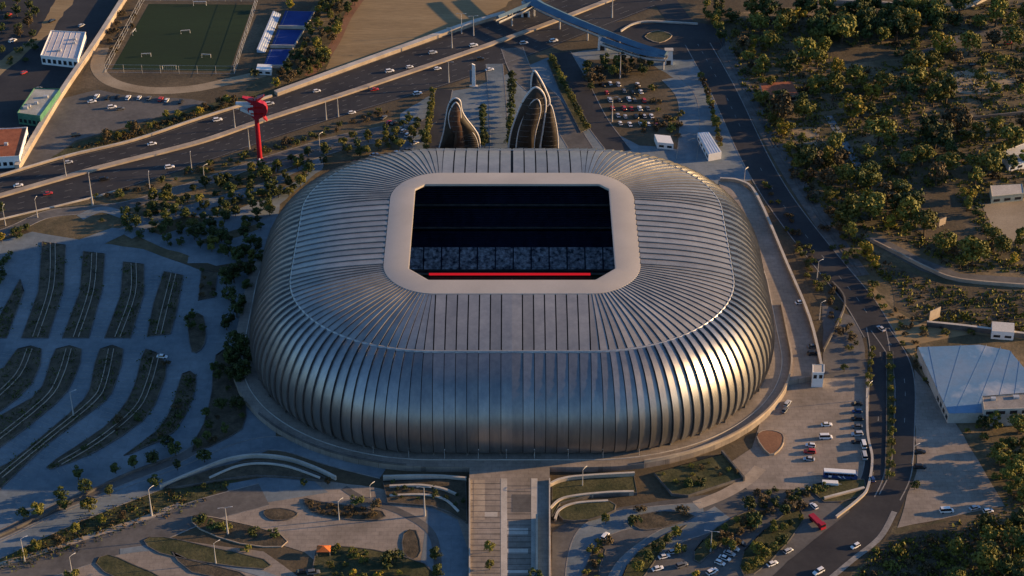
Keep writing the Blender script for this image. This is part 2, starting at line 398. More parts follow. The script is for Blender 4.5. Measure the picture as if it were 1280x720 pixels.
# highway
HU = GP([(-60,238),(0,222),(85,197),(165,178),(250,150),(345,120),(450,82),(520,57),(582,35),(630,20),(700,-4),(790,-36)])
HM = GP([(-60,262),(0,246),(120,212),(245,180),(310,158),(342,147),(420,122),(480,102),(560,75),(640,47),(700,25),(800,-14)])
HL = GP([(-60,290),(0,275),(110,249),(200,222),(300,188),(345,172),(420,148),(500,124),(560,106),(640,78),(700,55),(850,-4)])
def between(A, B, n=40):
    A = smooth(A, 6); B = smooth(B, 6)
    g = lambda P, t: P[min(int(t * (len(P) - 1)), len(P) - 2)].lerp(P[min(int(t * (len(P) - 1)), len(P) - 2) + 1], t * (len(P) - 1) - min(int(t * (len(P) - 1)), len(P) - 2))
    return [(g(A, i / n), g(B, i / n)) for i in range(n + 1)]
bt = between(HU, HL); b = MB(); b.loft([[(p.x, p.y, .08), (q.x, q.y, .08)] for p, q in bt], False); hw = struct(b.build('highway', m_asph))
b = MB()
for A, B in ((HU, HM), (HM, HL)):
    for f in (.06, .27, .5, .73, .94):
        L = [p.lerp(q, f) for p, q in between(A, B, 90)]
        for i in range(len(L) - 1):
            if .1 < f < .9 and i % 2: continue
            a, e = L[i], L[i+1]; d = (e - a).normalized(); nn = Vector((-d.y, d.x, 0)) * .09
            if .1 < f < .9: e = a + (e - a) * .6
            b.add([(a+nn)[:2] + (.095,), (a-nn)[:2] + (.095,), (e-nn)[:2] + (.095,), (e+nn)[:2] + (.095,)], [(0,1,2,3)])
b.build('lane_marking', m_line, hw)
def wallthing(name, px, t, z0, z1, m, label, cat='wall', group=None, n=6, z=0.0, cap=None):
    P = smooth(GP(px, z), n); o = MB(); o.wall(P, t, z0, z1)
    r = root(name, (0, 0, 0), label, cat, group); o.build('wall_body', m, r)
    if cap: c = MB(); c.wall(P, t + .25, z1, z1 + .14); c.build('coping', cap, r)
    return r
wallthing('median_barrier', [(-60,262),(0,246),(120,212),(245,180),(310,158),(342,147),(420,122),(480,102),(560,75),(640,47),(700,25),(800,-14)], 3.0, 0, .95, m_sandc, 'long sandy concrete median barrier between the two highway carriageways', 'barrier', cap=m_sandc)
wallthing('highway_parapet', [(345,119),(450,81),(520,56),(582,34),(632,19)], 3.2, 0, 2.0, m_sandc, 'thick pale concrete parapet on the dry field side of the highway', 'barrier', cap=m_conc)
wallthing('roadside_wall', [(-40,232),(0,221),(85,196),(165,177),(250,149),(340,121)], .9, 0, 1.1, m_sandc, 'low sandy wall between the shrub verge and the highway', cap=m_conc)
wallthing('highway_kerb_wall', [(-40,285),(0,275),(110,249),(150,238)], .6, 0, .7, m_conc, 'low pale wall beside lamp posts along the highway edge above the terraced car park')
wallthing('boundary_wall', [(160,-6),(122,54),(76,122),(22,213)], 2.4, 0, 3.0, m_sandc, 'tall pale boundary wall running from the football pitch down to the highway', cap=m_conc)
wallthing('pale_wall', [(1040,4),(1120,8),(1195,13),(1245,-6)], .9, 0, 2.4, m_conc, 'long white wall behind the dark trees of the woodland')
wallthing('estate_wall', [(1088,302),(1120,318),(1160,338),(1200,352),(1290,360)], .8, 0, 1.8, m_sandc, 'pale wall following the curving woodland lane')
wallthing('compound_wall', [(1158,408),(1215,414),(1290,424)], 1.0, 0, 2.6, m_dconc, 'grey wall above the blue roofed warehouse', cap=m_conc)
wallthing('field_wall', [(1160,155),(1230,148),(1290,142)], .8, 0, 1.8, m_dconc, 'dark garden wall high in the woodland')
# frontage roads and paths north-west
ribbon('path', GP([(-20,300),(20,285),(60,268),(115,262),(160,256),(215,240),(260,226),(325,203),(380,186),(430,172),(480,162)]), 6.5, .06, m_old, .15)
ribbon('service_road', GP([(330,215),(385,196),(440,180),(500,168),(540,150)]), 7, .065, m_old, .15)
for i, p in enumerate([[(100,272),(130,262),(180,275),(230,258)], [(200,300),(255,285),(330,262)], [(250,310),(300,300),(345,282)], [(160,296),(190,280),(215,268)], [(290,250),(330,232),(360,222)], [(235,325),(280,322),(325,300)]]):
    ribbon('walkway', GP(p), 5.5, .07, m_lot)
zone('garden_paving', [(150,285),(215,262),(330,228),(410,192),(402,212),(350,255),(336,325),(270,332),(200,308)], .045, m_lot, .5)
for q in ([(180,284),(240,268),(260,276),(200,294)], [(250,300),(320,280),(326,294),(262,312)], [(270,254),(335,234),(350,242),(290,264)], [(345,226),(392,206),(380,222),(352,236)]): zone('garden_soil', q, .055, m_scrubland, .6)
zone('paved_corner', [(98,300),(140,285),(170,286),(128,306)], .09, m_lot)
# north of the stadium
zone('north_plaza', [(500,142),(540,118),(590,110),(690,70),(740,62),(880,40),(905,100),(925,180),(940,225),(900,235),(640,200),(500,200)], .04, m_lot, .3)
ribbon('north_road', GP([(700,66),(722,105),(745,150),(775,190)]), 12, .07, m_asph, .15)
ribbon('west_promenade', GP([(640,60),(655,95),(690,130),(735,200)]), 12, .07, m_old, .15)
ribbon('approach_walk', GP([(618,80),(622,130),(625,200)]), 9, .07, m_lot, .15)
ribbon('gate_walk', GP([(555,112),(548,150),(545,200)]), 9, .07, m_asph, .15)
zone('gravel_car_park', [(735,75),(800,72),(848,100),(860,150),(862,188),(800,182),(765,165),(738,120)], .06, m_dirt, .6)
ribbon('park_road', GP([(838,98),(858,122),(862,160),(858,200)]), 10, .08, m_lot, .15)
zone('roundabout_road', [(745,40),(770,28),(800,26),(870,28),(905,40),(900,62),(860,75),(800,66)], .075, m_asph, 0, 4)
ribbon('junction_road', GP([(830,0),(845,20),(868,50),(885,75)]), 14, .085, m_asph)
# east road and railway
ribbon('east_road', GP([(872,55),(905,115),(940,190),(968,240),(1000,285),(1040,335),(1075,378),(1100,420)]), 14, .08, m_asph, .15, lines=[(0.01, True)])
ribbon('rail_bed', GP([(895,40),(935,120),(985,210),(1030,280),(1075,345)]), 9, .06, m_dconc)
ribbon('service_track', GP([(925,150),(962,235),(1000,310),(1030,370),(1075,440)]), 8, .05, m_dirt)
for off_ in (-.8, .8):
    L, Rr = offs(smooth(GP([(895,40),(935,120),(985,210),(1030,280),(1075,345)]), 6), 1.6); b = MB(); b.wall(L if off_ < 0 else Rr, .16, .06, .24)
    tag(b.build('rail', m_dconc), 'steel rail of the track beside the east road', 'rail', 'rails of the railway track')
# divided avenue
ribbon('avenue', GP([(1095,410),(1100,440),(1099,480),(1097,540),(1092,590),(1080,618)]), 8.2, .085, m_asph, .15, lines=[(0.01, True)])
ribbon('avenue', GP([(1100,412),(1122,445),(1131,480),(1130,540),(1126,590),(1112,622)]), 8.2, .08, m_asph, .15, lines=[(0.01, True)])
zone('avenue_junction', [(1078,608),(1094,604),(1114,604),(1142,600),(1124,640),(1110,662),(1070,700),(1030,735),(950,735),(985,702),(1030,665),(1062,640)], .09, m_asph)
ribbon('pavement', GP([(1118,640),(1100,672),(1066,700),(1030,730)]), 2.2, .16, m_kerb)
zone('east_lot', [(1143,462),(1172,496),(1198,535),(1256,632),(1180,648),(1122,660),(1134,620),(1146,590)], .06, m_lotwarm, .3)
zone('lane', [(1080,298),(1100,296),(1150,322),(1200,342),(1290,348),(1290,358),(1200,354),(1150,338)], .07, m_old, 0)
zone('woodland_clearing', [(1035,58),(1110,62),(1125,72),(1040,82)], .06, m_dirt, .8)
zone('woodland_clearing', [(1120,235),(1190,228),(1215,270),(1240,300),(1170,310),(1140,280)], .06, m_dirt, 1.0)
zone('dry_meadow', [(1230,255),(1300,245),(1300,305),(1240,300)], .065, m_sand, 1.2)
zone('dry_meadow', [(1110,330),(1180,355),(1290,365),(1290,405),(1160,400),(1120,385)], .05, m_dirt, .8)
zone('bank_grass', [(1085,350),(1115,385),(1150,405),(1290,412),(1290,425),(1215,418),(1150,430),(1175,490),(1165,488),(1140,445),(1105,405)], .055, m_dryfield, .5)
ribbon('garden_lane', GP([(1035,145),(1050,170),(1068,200),(1078,215)]), 4, .07, m_lot)
ribbon('garden_lane', GP([(1140,75),(1180,55),(1230,42),(1290,45)]), 6, .07, m_old)
zone('parched_slope', [(1070,720),(1110,670),(1180,652),(1250,650),(1200,700),(1180,760),(1040,760)], .06, m_dirt, 1.0)
zone('woodland_clearing', [(1160,95),(1230,84),(1275,100),(1240,118),(1180,116)], .06, m_sand, 1.2)
zone('woodland_clearing', [(1085,150),(1150,140),(1160,165),(1100,178)], .06, m_dirt, 1.2)
zone('woodland_clearing', [(985,150),(1025,160),(1020,182),(995,178)], .06, m_sand, 1.0)
# south lot
zone('south_lot', [(968,472),(1086,474),(1086,560),(1082,604),(1030,612),(935,612),(895,590),(940,560)], .06, m_lotwarm)
zone('side_yard', [(1028,380),(1075,400),(1086,474),(1030,474)], .05, m_old, .3)
# west terraced car park
zone('terraced_car_park', [(-60,320),(40,290),(100,300),(180,312),(270,345),(345,330),(345,560),(260,590),(150,612),(0,690),(-60,700)], .05, m_lot, .2)
ribbon('perimeter_road', GP([(-60,715),(0,688),(70,655),(150,622),(235,590),(300,562),(352,555),(420,575),(480,590)]), 8.5, .1, m_lot, .2)
ribbon('slip_road', GP([(-60,690),(0,668),(60,640),(150,602),(230,570),(280,535)]), 5, .09, m_old, .15)
# south-west roads and plaza
zone('verge', [(-40,712),(60,666),(150,628),(240,596),(300,600),(230,640),(120,678),(30,712),(-40,740)], .05, m_grass, .6)
ribbon('road', GP([(-60,745),(30,716),(110,690),(190,664),(250,640),(330,618)]), 14, .08, m_old, .15)
zone('south_plaza', [(285,612),(330,598),(400,600),(470,610),(560,628),(592,660),(596,740),(440,740),(380,690),(300,668),(250,650)], .06, m_lotwarm, .2)
zone('south_plaza', [(40,740),(110,694),(200,672),(330,690),(400,740)], .065, m_lotwarm, .2)
zone('service_yard', [(280,606),(330,597),(390,600),(410,616),(300,634)], .075, m_lot, .2)
zone('loading_road', [(535,632),(572,650),(586,690),(588,740),(520,740),(528,690)], .08, m_lot)
# south-east roads
zone('south_east_lot', [(690,735),(690,665),(720,645),(800,630),(930,612),(1030,614),(1062,640),(985,702),(950,735)], .05, m_old, .3)
ribbon('curved_road', GP([(725,740),(728,700),(740,668),(770,652),(820,645),(880,640)]), 11, .085, m_lot, .15)
ribbon('curved_road', GP([(770,740),(790,705),(835,672),(880,655),(905,642)]), 10, .08, m_lot, .15)
ribbon('ramp_path', GP([(870,632),(905,618),(935,600),(950,585)]), 5, .1, m_sandc)
# front bridge walkway on the podium level
WALK = [(587,578),(687,578),(690,760),(584,760)]
b = MB(); b.prism([G(x, y, POD) for x, y in WALK], 0, POD - .02); wk = struct(b.build('entrance_bridge', m_lotwarm))
for (xa, xb_, ya, yb, m) in ((592,606,600,650,m_sandc),(626,634,598,720,m_conc),(640,664,618,640,m_old),(664,672,598,760,m_conc),(606,622,640,646,m_conc),(628,660,660,668,m_conc),(628,660,686,692,m_conc),(628,660,712,716,m_conc)):
    b = MB(); b.prism([G(x, y, POD) for x, y in ((xa,ya),(xb_,ya),(xb_,yb),(xa,yb))], POD - .3, zup(POD - .02)); b.build('paving_band', m, wk)
for i in range(22):
    y = 604 + i * 7; b = MB(); b.prism([G(xx, yy, POD) for xx, yy in ((589,y),(626,y),(626,y+.7),(589,y+.7))], POD - .3, zup(POD - .018)); b.build('paving_joint', m_dconc, wk)
    b = MB(); b.prism([G(xx, yy, POD) for xx, yy in ((634,y+3),(664,y+3),(664,y+3.7),(634,y+3.7))], POD - .3, zup(POD - .018)); b.build('paving_joint', m_dconc, wk)
for x in (587, 687):
    b = MB(); b.wall([G(x, y, POD) for y in (600, 650, 700, 760)], .5, POD, POD + 1.0); b.build('parapet', m_conc, wk)
b = MB(); b.wall([G(671, y, POD) for y in (648, 700, 760)], .8, POD, POD + 2.2); b.build('screen_wall', m_blue, wk)
# podium parapet on the east, lit by the sun
def pwall(k0, k1, dx, z0, z1, t, name, m, label, group=None):
    P = [pt(k0 + (k1 - k0) * i / 60, RR[0] + dx, RR[1] + dx - 2, 0) for i in range(61)]
    o = MB(); o.wall(P, t, z0, z1); r = root(name, (0,0,0), label, 'parapet', group); o.build('wall_body', m, r)
    c = MB(); c.wall(P, t + .3, z1, z1 + .12); c.build('coping', m, r)
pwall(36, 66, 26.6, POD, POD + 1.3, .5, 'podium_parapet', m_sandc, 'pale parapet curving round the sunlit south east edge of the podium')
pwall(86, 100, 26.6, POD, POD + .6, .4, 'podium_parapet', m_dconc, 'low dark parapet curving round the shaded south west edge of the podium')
# ring road line on podium
b = MB(); P = [pt(i * .5, RR[0] + 22.6, RR[1] + 20.6, 0) for i in range(4 * NH)]; b.wall(P + [P[0]], .35, POD, POD + .25); struct(b.build('podium_kerb', m_conc))
# east terrace
TER = [(898,225),(925,228),(946,246),(985,335),(1012,400),(1028,468),(985,476),(940,440)]
b = MB(); b.prism(GP(TER, POD), 0, POD - .03); struct(b.build('east_terrace', m_lotwarm))
wallthing('terrace_parapet', [(900,226),(925,229),(946,247),(985,336),(1012,401),(1028,467)], .9, POD - .03, POD + 1.6, m_sandc, 'pale parapet wall along the outer edge of the east terrace', 'parapet', z=POD, n=4, cap=m_conc)

# ------------------------------------------------------------------ planting beds
def bed(px, m, label, group, kerb=True, h=.35, rounding=3, lines=0, soil=None):
    P = smooth(GP(px), rounding, True) if rounding else GP(px)
    r = root('planting_bed', (0, 0, 0), label, 'planting bed', group)
    b = MB(); b.prism(P, 0, h); b.build('soil', m, r)
    if kerb: k = MB(); k.wall(P + [P[0], P[1]], .35, 0, h + .12); k.build('kerb', m_sandc if 'round' in label else m_dconc, r)
    return r
ISL = [[(25,350),(30,365),(8,423),(-15,423),(0,395)], [(53,303),(82,307),(80,360),(60,423),(27,423),(48,365)], [(104,315),(131,318),(128,362),(111,423),(78,423),(100,365)],
       [(154,328),(180,331),(180,368),(163,423),(131,423),(151,370)], [(205,340),(229,345),(222,385),(213,418),(184,421),(192,380)], [(252,338),(272,342),(268,372),(248,376)]]
JSL = [[(22,437),(52,437),(40,480),(0,515),(-30,530),(-30,480),(5,460)], [(70,437),(102,437),(92,475),(70,505),(0,560),(-40,580),(-40,545),(40,498),(58,470)],
       [(125,437),(154,437),(144,480),(128,505),(60,555),(0,612),(-20,625),(-20,595),(10,580),(60,540),(105,500),(115,475)], [(182,437),(208,455),(200,490),(180,525),(120,565),(62,587),(70,575),(130,535),(160,500),(172,470)],
       [(228,468),(245,470),(240,500),(218,540),(180,560),(155,570),(195,540),(215,510)], [(270,445),(298,440),(308,520),(290,545),(240,565),(255,530),(265,490)]]
ORD = ['sixth', 'fifth', 'fourth', 'third', 'second', 'first']
for i, q in enumerate(ISL): bed(q, m_mulch, 'short straight planted island, %s from the stadium in the west car park' % ORD[i], 'upper islands of the west car park', rounding=0)
for i, q in enumerate(JSL): bed(q, m_mulch, 'long curving planted island, %s from the stadium in the west car park' % ORD[i], 'lower islands of the west car park', rounding=2)
bed([(236,398),(254,396),(256,430),(240,440)], m_mulch, 'small oval bed in the lane between car park and stadium', None)
CL = [[(66,304),(64,360),(44,422)], [(118,317),(114,364),(95,422)], [(167,330),(166,369),(147,422)], [(217,343),(207,382),(198,419)],
      [(37,437),(22,470),(-15,505)], [(86,437),(75,472),(55,502),(-20,562)], [(139,437),(130,478),(116,502),(60,548),(0,597)], [(195,448),(186,480),(170,512),(125,550),(75,580)]]
for c in CL:
    for s in (-1.1, 1.1):
        P = smooth(GP(c), 4); L, Rr = offs(P, 2.2); b = MB(); b.wall(L if s < 0 else Rr, .3, .3, .62)
        tag(b.build('drain_kerb', m_sandc), 'thin pale drain kerb along the middle of a car park island', 'kerb', 'drain kerbs on the west car park islands')
# painted bays beside the islands
b = MB()
for q in ISL[:5] + JSL[:4]:
    P = GP(q); ar = sum(P[i].x * P[(i+1) % len(P)].y - P[(i+1) % len(P)].x * P[i].y for i in range(len(P)))
    for i in range(len(P)):
        a, e = P[i], P[(i+1) % len(P)]; d = e - a; ln = d.length
        if ln < 9 or abs(d.y) < abs(d.x) * .35: continue
        d.normalize(); nn = Vector((d.y, -d.x, 0)) * (1 if ar > 0 else -1); t = 1.2
        while t < ln - 1:
            p = a + d * t; w_ = d * .09; f = p + nn * .4; g = p + nn * 5.0
            b.add([(f - w_)[:2] + (.11,), (f + w_)[:2] + (.11,), (g + w_)[:2] + (.11,), (g - w_)[:2] + (.11,)], [(0,1,2,3)]); t += 2.7
for y0 in range(9):
    p = G(1063, 501 + y0 * 9.5); b.box(p.x, p.x + 5.5, p.y - .08, p.y + .08, .095, .115)
struct(b.build('bay_marking', m_line))
# terrace beds beside the bridge
bed([(479,604),(582,600),(584,655),(562,642),(540,634),(485,630)], m_mulch, 'dark shaded bed in the terraced corner west of the entrance bridge', None, h=.8, rounding=0)
bed([(690,606),(792,598),(796,619),(740,622),(700,632),(690,650)], m_grass, 'sunlit grassy bed under the upper curved wall east of the entrance bridge', None, h=1.4, rounding=0)
bed([(700,640),(720,632),(762,629),(768,640),(735,652),(704,652)], m_grass, 'grass mound inside the lowest curved wall east of the entrance bridge', None, h=1.0, rounding=2)
bed([(818,594),(905,570),(928,600),(860,622),(840,620)], m_grass, 'sloping grass wedge below the sunlit podium parapet', None, h=1.2, rounding=0)
bed([(205,612),(265,588),(320,578),(372,586),(412,602),(380,600),(320,596),(262,604)], m_mulch, 'dark crescent bed under the arched wall south west of the stadium', None, h=.8, rounding=2)
bed([(380,624),(400,628),(478,640),(470,651),(420,648),(388,640)], m_mulch, 'rocky bed of dry shrubs on the south plaza', None, rounding=2)
bed([(240,646),(270,648),(350,668),(352,684),(300,680),(250,662)], m_mulch, 'bed of round bushes and a tall lamp beside the south west road', None, rounding=2)
bed([(180,676),(205,672),(260,684),(330,700),(330,712),(260,704),(200,692)], m_grass, 'narrow dry grass bed sloping across the south plaza', None, rounding=2)
bed([(120,705),(135,694),(165,706),(205,725),(150,725)], m_grass, 'wedge of dry grass beside the road at the south west corner', None, rounding=2)
bed([(395,690),(430,684),(500,695),(545,720),(480,760),(400,740)], m_grass, 'large bed with bright bushes on the south plaza', None, rounding=2)
bed([(946,548),(958,540),(978,545),(977,560),(962,570)], m_redsoil, 'round planter of reddish soil at the foot of the podium', None, h=1.0, rounding=3)
bed([(1108,440),(1116,440),(1118,500),(1116,560),(1110,600),(1106,600),(1108,540)], m_grass, 'long median bed of shrubs between the avenue carriageways', None, rounding=0)
bed([(1020,606),(1080,600),(1072,622),(1030,628)], m_grass, 'bed beside the parked coach', None, rounding=2)
bed([(930,690),(985,640),(1005,650),(960,705),(930,720)], m_grass, 'bed of bushes along the kerb of the avenue junction', None, rounding=2)
bed([(722,740),(736,700),(745,685),(757,688),(750,708),(744,740)], m_mulch, 'strip of brown shrubs between the two curving roads', None, rounding=2)
bed([(790,648),(830,640),(868,646),(830,660),(800,662)], m_mulch, 'lens shaped traffic island on the curving road', None, rounding=3)
bed([(778,722),(798,690),(838,666),(858,657),(832,680),(800,728)], m_grass, 'bed of dark green trees beside the staff car park', None, rounding=2)
bed([(868,690),(896,660),(935,640),(948,650),(902,680),(874,704)], m_grass, 'bed of tall bushes above the row of white cars', None, rounding=2)
bed([(684,76),(694,72),(712,110),(738,160),(726,166),(700,115)], m_grass, 'long hedge bed between promenade and north road', None, rounding=0)
bed([(806,46),(822,39),(840,45),(824,54)], m_grass, 'round grass island of the roundabout', None, rounding=3)
ribbon('footpath', GP([(0,706),(60,688),(120,668),(180,648),(225,630)]), 2.4, .1, m_sandc)
ribbon('footpath', GP([(150,690),(200,686),(270,702),(340,722),(380,745)]), 3, .1, m_lot, .12)
ribbon('footpath', GP([(430,610),(455,625),(500,640),(540,668),(548,720)]), 3, .1, m_old, .12)
bed([(330,640),(350,636),(372,642),(360,650),(338,650)], m_mulch, 'small oval bed in the middle of the south plaza', None, rounding=3)
bed([(505,668),(520,664),(526,690),(516,700),(504,690)], m_mulch, 'small brown stepped bed beside the loading road', None, rounding=2)
bed([(215,690),(235,700),(300,716),(300,724),(240,716)], m_mulch, 'strip of bare brown soil below the narrow dry grass bed', None, rounding=2)
W = [('roundabout_wall', [(776,40),(792,31),(815,28),(872,31)], 'low pale wall round the top of the roundabout', m_conc, .9),
     ('terrace_wall', [(487,611),(525,610),(552,614),(570,621)], 'upper curved pale wall in the terraced corner west of the entrance bridge', m_conc, 1.6),
     ('terrace_wall', [(487,622),(530,621),(556,627),(573,642)], 'lower curved pale wall in the terraced corner west of the entrance bridge', m_conc, 1.2),
     ('terrace_wall', [(479,600),(540,599),(583,602)], 'straight wall above the terraced corner west of the entrance bridge', m_conc, 2.0),
     ('terrace_wall', [(687,612),(700,606),(725,602),(793,598)], 'upper curved sunlit wall east of the entrance bridge', m_sandc, 3.0),
     ('terrace_wall', [(688,640),(700,629),(720,624),(760,620),(792,619)], 'middle curved sunlit wall east of the entrance bridge', m_sandc, 2.0),
     ('terrace_wall', [(694,652),(700,640),(720,632),(760,629)], 'lowest curved sunlit wall east of the entrance bridge', m_sandc, 1.4),
     ('arched_wall', [(200,611),(250,590),(285,577),(320,572),(360,576),(395,588),(420,600)], 'upper arched wall over the dark crescent bed south west of the stadium', m_conc, 1.6),
     ('arched_wall', [(262,600),(295,586),(325,582),(360,586),(400,600)], 'lower arched wall inside the dark crescent bed south west of the stadium', m_conc, 1.2),
     ('bed_wall', [(902,568),(930,602)], 'short dark wall ending the sloping grass wedge', m_dconc, 2.2),
     ('avenue_wall', [(1084,470),(1084,540),(1090,575),(1085,610),(1074,625),(1045,648)], 'low pale wall between the south lot and the avenue', m_sandc, 1.0),
     ('lot_wall', [(1030,625),(1080,612)], 'low pale wall behind the parked coach', m_sandc, 1.2),
     ('slope_wall', [(-30,684),(60,643),(150,598),(215,574)], 'long dark retaining wall between the car park and the perimeter road', m_dconc, 1.2),
     ('terrace_end_wall', [(1029,440),(1056,382),(1040,355)], 'low brown wall of the triangular yard beside the east terrace', m_dconc, 1.6)]
for nme, px, lb, m, h in W: wallthing(nme, px, .7, 0, h, m, lb, cap=m_conc if m is not m_dconc else None)

# ------------------------------------------------------------------ trees
def leaf_crown(seed, rx, rz, zc, nclump, nleaf, size, m, shape='round'):
    rnd = random.Random(seed); b = MB()
    cl = []
    for i in range(nclump):
        while True:
            d = Vector((rnd.uniform(-1, 1), rnd.uniform(-1, 1), rnd.uniform(-1, 1)))
            if .25 < d.length < 1: break
        d = d.normalized() * (d.length ** .45) * .8
        taper = 1.0
        if shape == 'cone': taper = .45 + .55 * (1 - (d.z + 1) / 2)
        if shape == 'low': d.z = abs(d.z) * .9 - .3
        cl.append((Vector((d.x * rx * taper, d.y * rx * taper, zc + d.z * rz)), rx * rnd.uniform(.24, .44)))
    for c, r in cl:
        for j in range(nleaf):
            v = Vector((rnd.gauss(0, 1), rnd.gauss(0, 1), rnd.gauss(0, 1))).normalized()
            p = c + Vector((v.x, v.y, v.z * .75)) * r * rnd.uniform(.6, 1.05)
            n = (v + Vector((rnd.gauss(0, .55), rnd.gauss(0, .55), rnd.gauss(.25, .55)))).normalized()
            a = n.cross(Vector((0, 0, 1)));  a = a.normalized() if a.length > .01 else Vector((1, 0, 0)); a = Matrix.Rotation(rnd.uniform(0, 3.1), 3, n) @ a
            e = n.cross(a); s = size * rnd.uniform(.6, 1.25)
            b.add([p - a * s * .5, p + e * s * .32, p + a * s * .5, p - e * s * .32], [(0, 1, 2, 3)])
    me = b.build('crown', m); d_ = me.data; bpy.data.objects.remove(me); return d_
def trunk_mesh(seed, h, r, spread, limbs=5):
    rnd = random.Random(seed); b = MB()
    b.tube([(0,0,-.1),(rnd.uniform(-.1,.1),rnd.uniform(-.1,.1),h*.3),(rnd.uniform(-.2,.2),rnd.uniform(-.2,.2),h*.62)], [r*1.25, r*.85, r*.55], 6)
    for i in range(limbs):
        a = 6.283 * i / limbs + rnd.uniform(-.4, .4); z0 = h * rnd.uniform(.3, .6)
        b.tube([(0,0,z0),(math.cos(a)*spread*.5, math.sin(a)*spread*.5, z0+h*.16),(math.cos(a)*spread, math.sin(a)*spread, z0+h*.3)], [r*.5, r*.33, r*.12], 4)
    me = b.build('trunk', m_bark); d_ = me.data; bpy.data.objects.remove(me); return d_
PROTO = {}
for kind, mi in (('dark', 0), ('olive', 1), ('yellow', 2), ('brown', 3)):
    PROTO[kind] = [(leaf_crown(100 * mi + i, (3.6, 4.2, 3.2)[i], (2.9, 3.2, 3.4)[i], (4.9, 5.4, 5.6)[i], (20, 24, 18)[i], 46, .95, m_leaf[mi]), trunk_mesh(31 * mi + i, (6, 7, 7.5)[i], .26, 2.0)) for i in range(3)]
    PROTO[kind + '_bush'] = [(leaf_crown(100 * mi + i + 40, (1.6, 2.0)[i], (1.2, 1.3)[i], (1.0, 1.1)[i], 9, 34, .55, m_leaf[mi], 'low'), trunk_mesh(77 + i, 1.6, .12, .7, 4)) for i in range(2)]
PROTO['column'] = [(leaf_crown(900 + i, 1.5, 4.2, 5.0, 20, 34, .7, m_leaf[i], 'cone'), trunk_mesh(95 + i, 6, .2, .6)) for i in range(2)]
SPEC = []
def tree(kind, p, s, label, group=None, sq=1.0, z=0.0):
    bush = 'bush' in kind
    sx, sy, sz = s * random.uniform(.9, 1.12), s * random.uniform(.9, 1.12), s * sq * random.uniform(.88, 1.12)
    score = (100 if group is None else 0) + s * (4.0 if not bush else 1.8) / (Vector((p.x, p.y - CAMY, CAMH)).length / 800)
    SPEC.append((score, bush, kind, random.randrange(len(PROTO[kind])), Vector((p.x, p.y, p.z + z)), random.uniform(0, 6.28), (sx, sy, sz), label, group))
def plant_all():
    for bush, stuffname in ((False, 'distant_wood'), (True, 'scrub')):
        L = sorted([q for q in SPEC if q[1] == bush], key=lambda q: -q[0])
        for _, _, kind, pi, p, rz, sc_, label, group in L[:295]:
            r = root('bush' if bush else 'tree', p, label, 'bush' if bush else 'tree', group, rz, sc_)
            link('crown', PROTO[kind][pi][0], r); link('stem' if bush else 'trunk', PROTO[kind][pi][1], r)
        rest = L[295:]
        if not rest: continue
        mats = m_leaf + [m_bark]; V = []; NF = []; MI = []; TI = []; base = 0
        for _, _, kind, pi, p, rz, sc_, label, group in rest:
            Mx = np.array((Matrix.Translation(p) @ Matrix.Rotation(rz, 4, 'Z') @ Matrix.Diagonal((*sc_, 1))))
            tint = random.random()
            for me in PROTO[kind][pi]:
                n = len(me.vertices); co = np.empty(n * 3, 'f'); me.vertices.foreach_get('co', co); co = co.reshape(-1, 3) @ Mx[:3, :3].T + Mx[:3, 3]
                V.append(co); mi = mats.index(me.materials[0])
                for f in me.polygons: NF.append([base + i for i in f.vertices])
                MI += [mi] * len(me.polygons); TI += [tint] * n; base += n
        me = bpy.data.meshes.new(stuffname); me.from_pydata(np.concatenate(V).tolist(), [], NF)
        for m in mats: me.materials.append(m)
        me.polygons.foreach_set('material_index', MI)
        at = me.attributes.new('tint', 'FLOAT', 'POINT'); at.data.foreach_set('value', TI)
        struct(link(stuffname, me), 'stuff')
def scatter(poly, n, kinds, srange, labels, mind=4.0, holes=(), tries=40, group=None, z=0.0):
    xs = [p[0] for p in poly]; ys = [p[1] for p in poly]; c = 0; t = 0; pts = []
    while c < n and t < n * tries:
        t += 1; x = random.uniform(min(xs), max(xs)); y = random.uniform(min(ys), max(ys))
        if not pip(poly, x, y) or any(pip(h, x, y) for h in holes): continue
        p = G(x, y)
        if any((p.x - q.x) ** 2 + (p.y - q.y) ** 2 < mind * mind for q in pts): continue
        pts.append(p); k = random.choice(kinds); lb, gr = labels[k]
        tree(k, p, random.uniform(*srange), lb, gr, z=z); c += 1
ROADH = [[(872,30),(905,105),(945,180),(985,245),(1030,300),(1080,345),(1105,400),(1110,420),(1080,420),(1040,365),(990,300),(950,235),(900,130),(860,60)],
         [(1078,290),(1100,290),(1150,315),(1200,338),(1300,342),(1300,366),(1200,362),(1140,345),(1080,310)], [(1135,80),(1180,48),(1230,36),(1300,38),(1300,52),(1190,64)],
         [(1030,56),(1112,60),(1126,76),(1040,84)], [(1122,238),(1188,232),(1212,272),(1230,300),(1172,306),(1142,280)], [(1230,255),(1300,245),(1300,310),(1240,300)],
         [(1030,142),(1056,150),(1086,220),(1066,222)], [(945,100),(1000,98),(1000,130),(945,130)], [(1240,225),(1300,222),(1300,248),(1240,246)], [(1155,140),(1300,130),(1300,158),(1155,162)], [(1160,95),(1230,84),(1275,100),(1240,118),(1180,116)], [(1085,150),(1150,140),(1160,165),(1100,178)], [(985,150),(1025,160),(1020,182),(995,178)]]
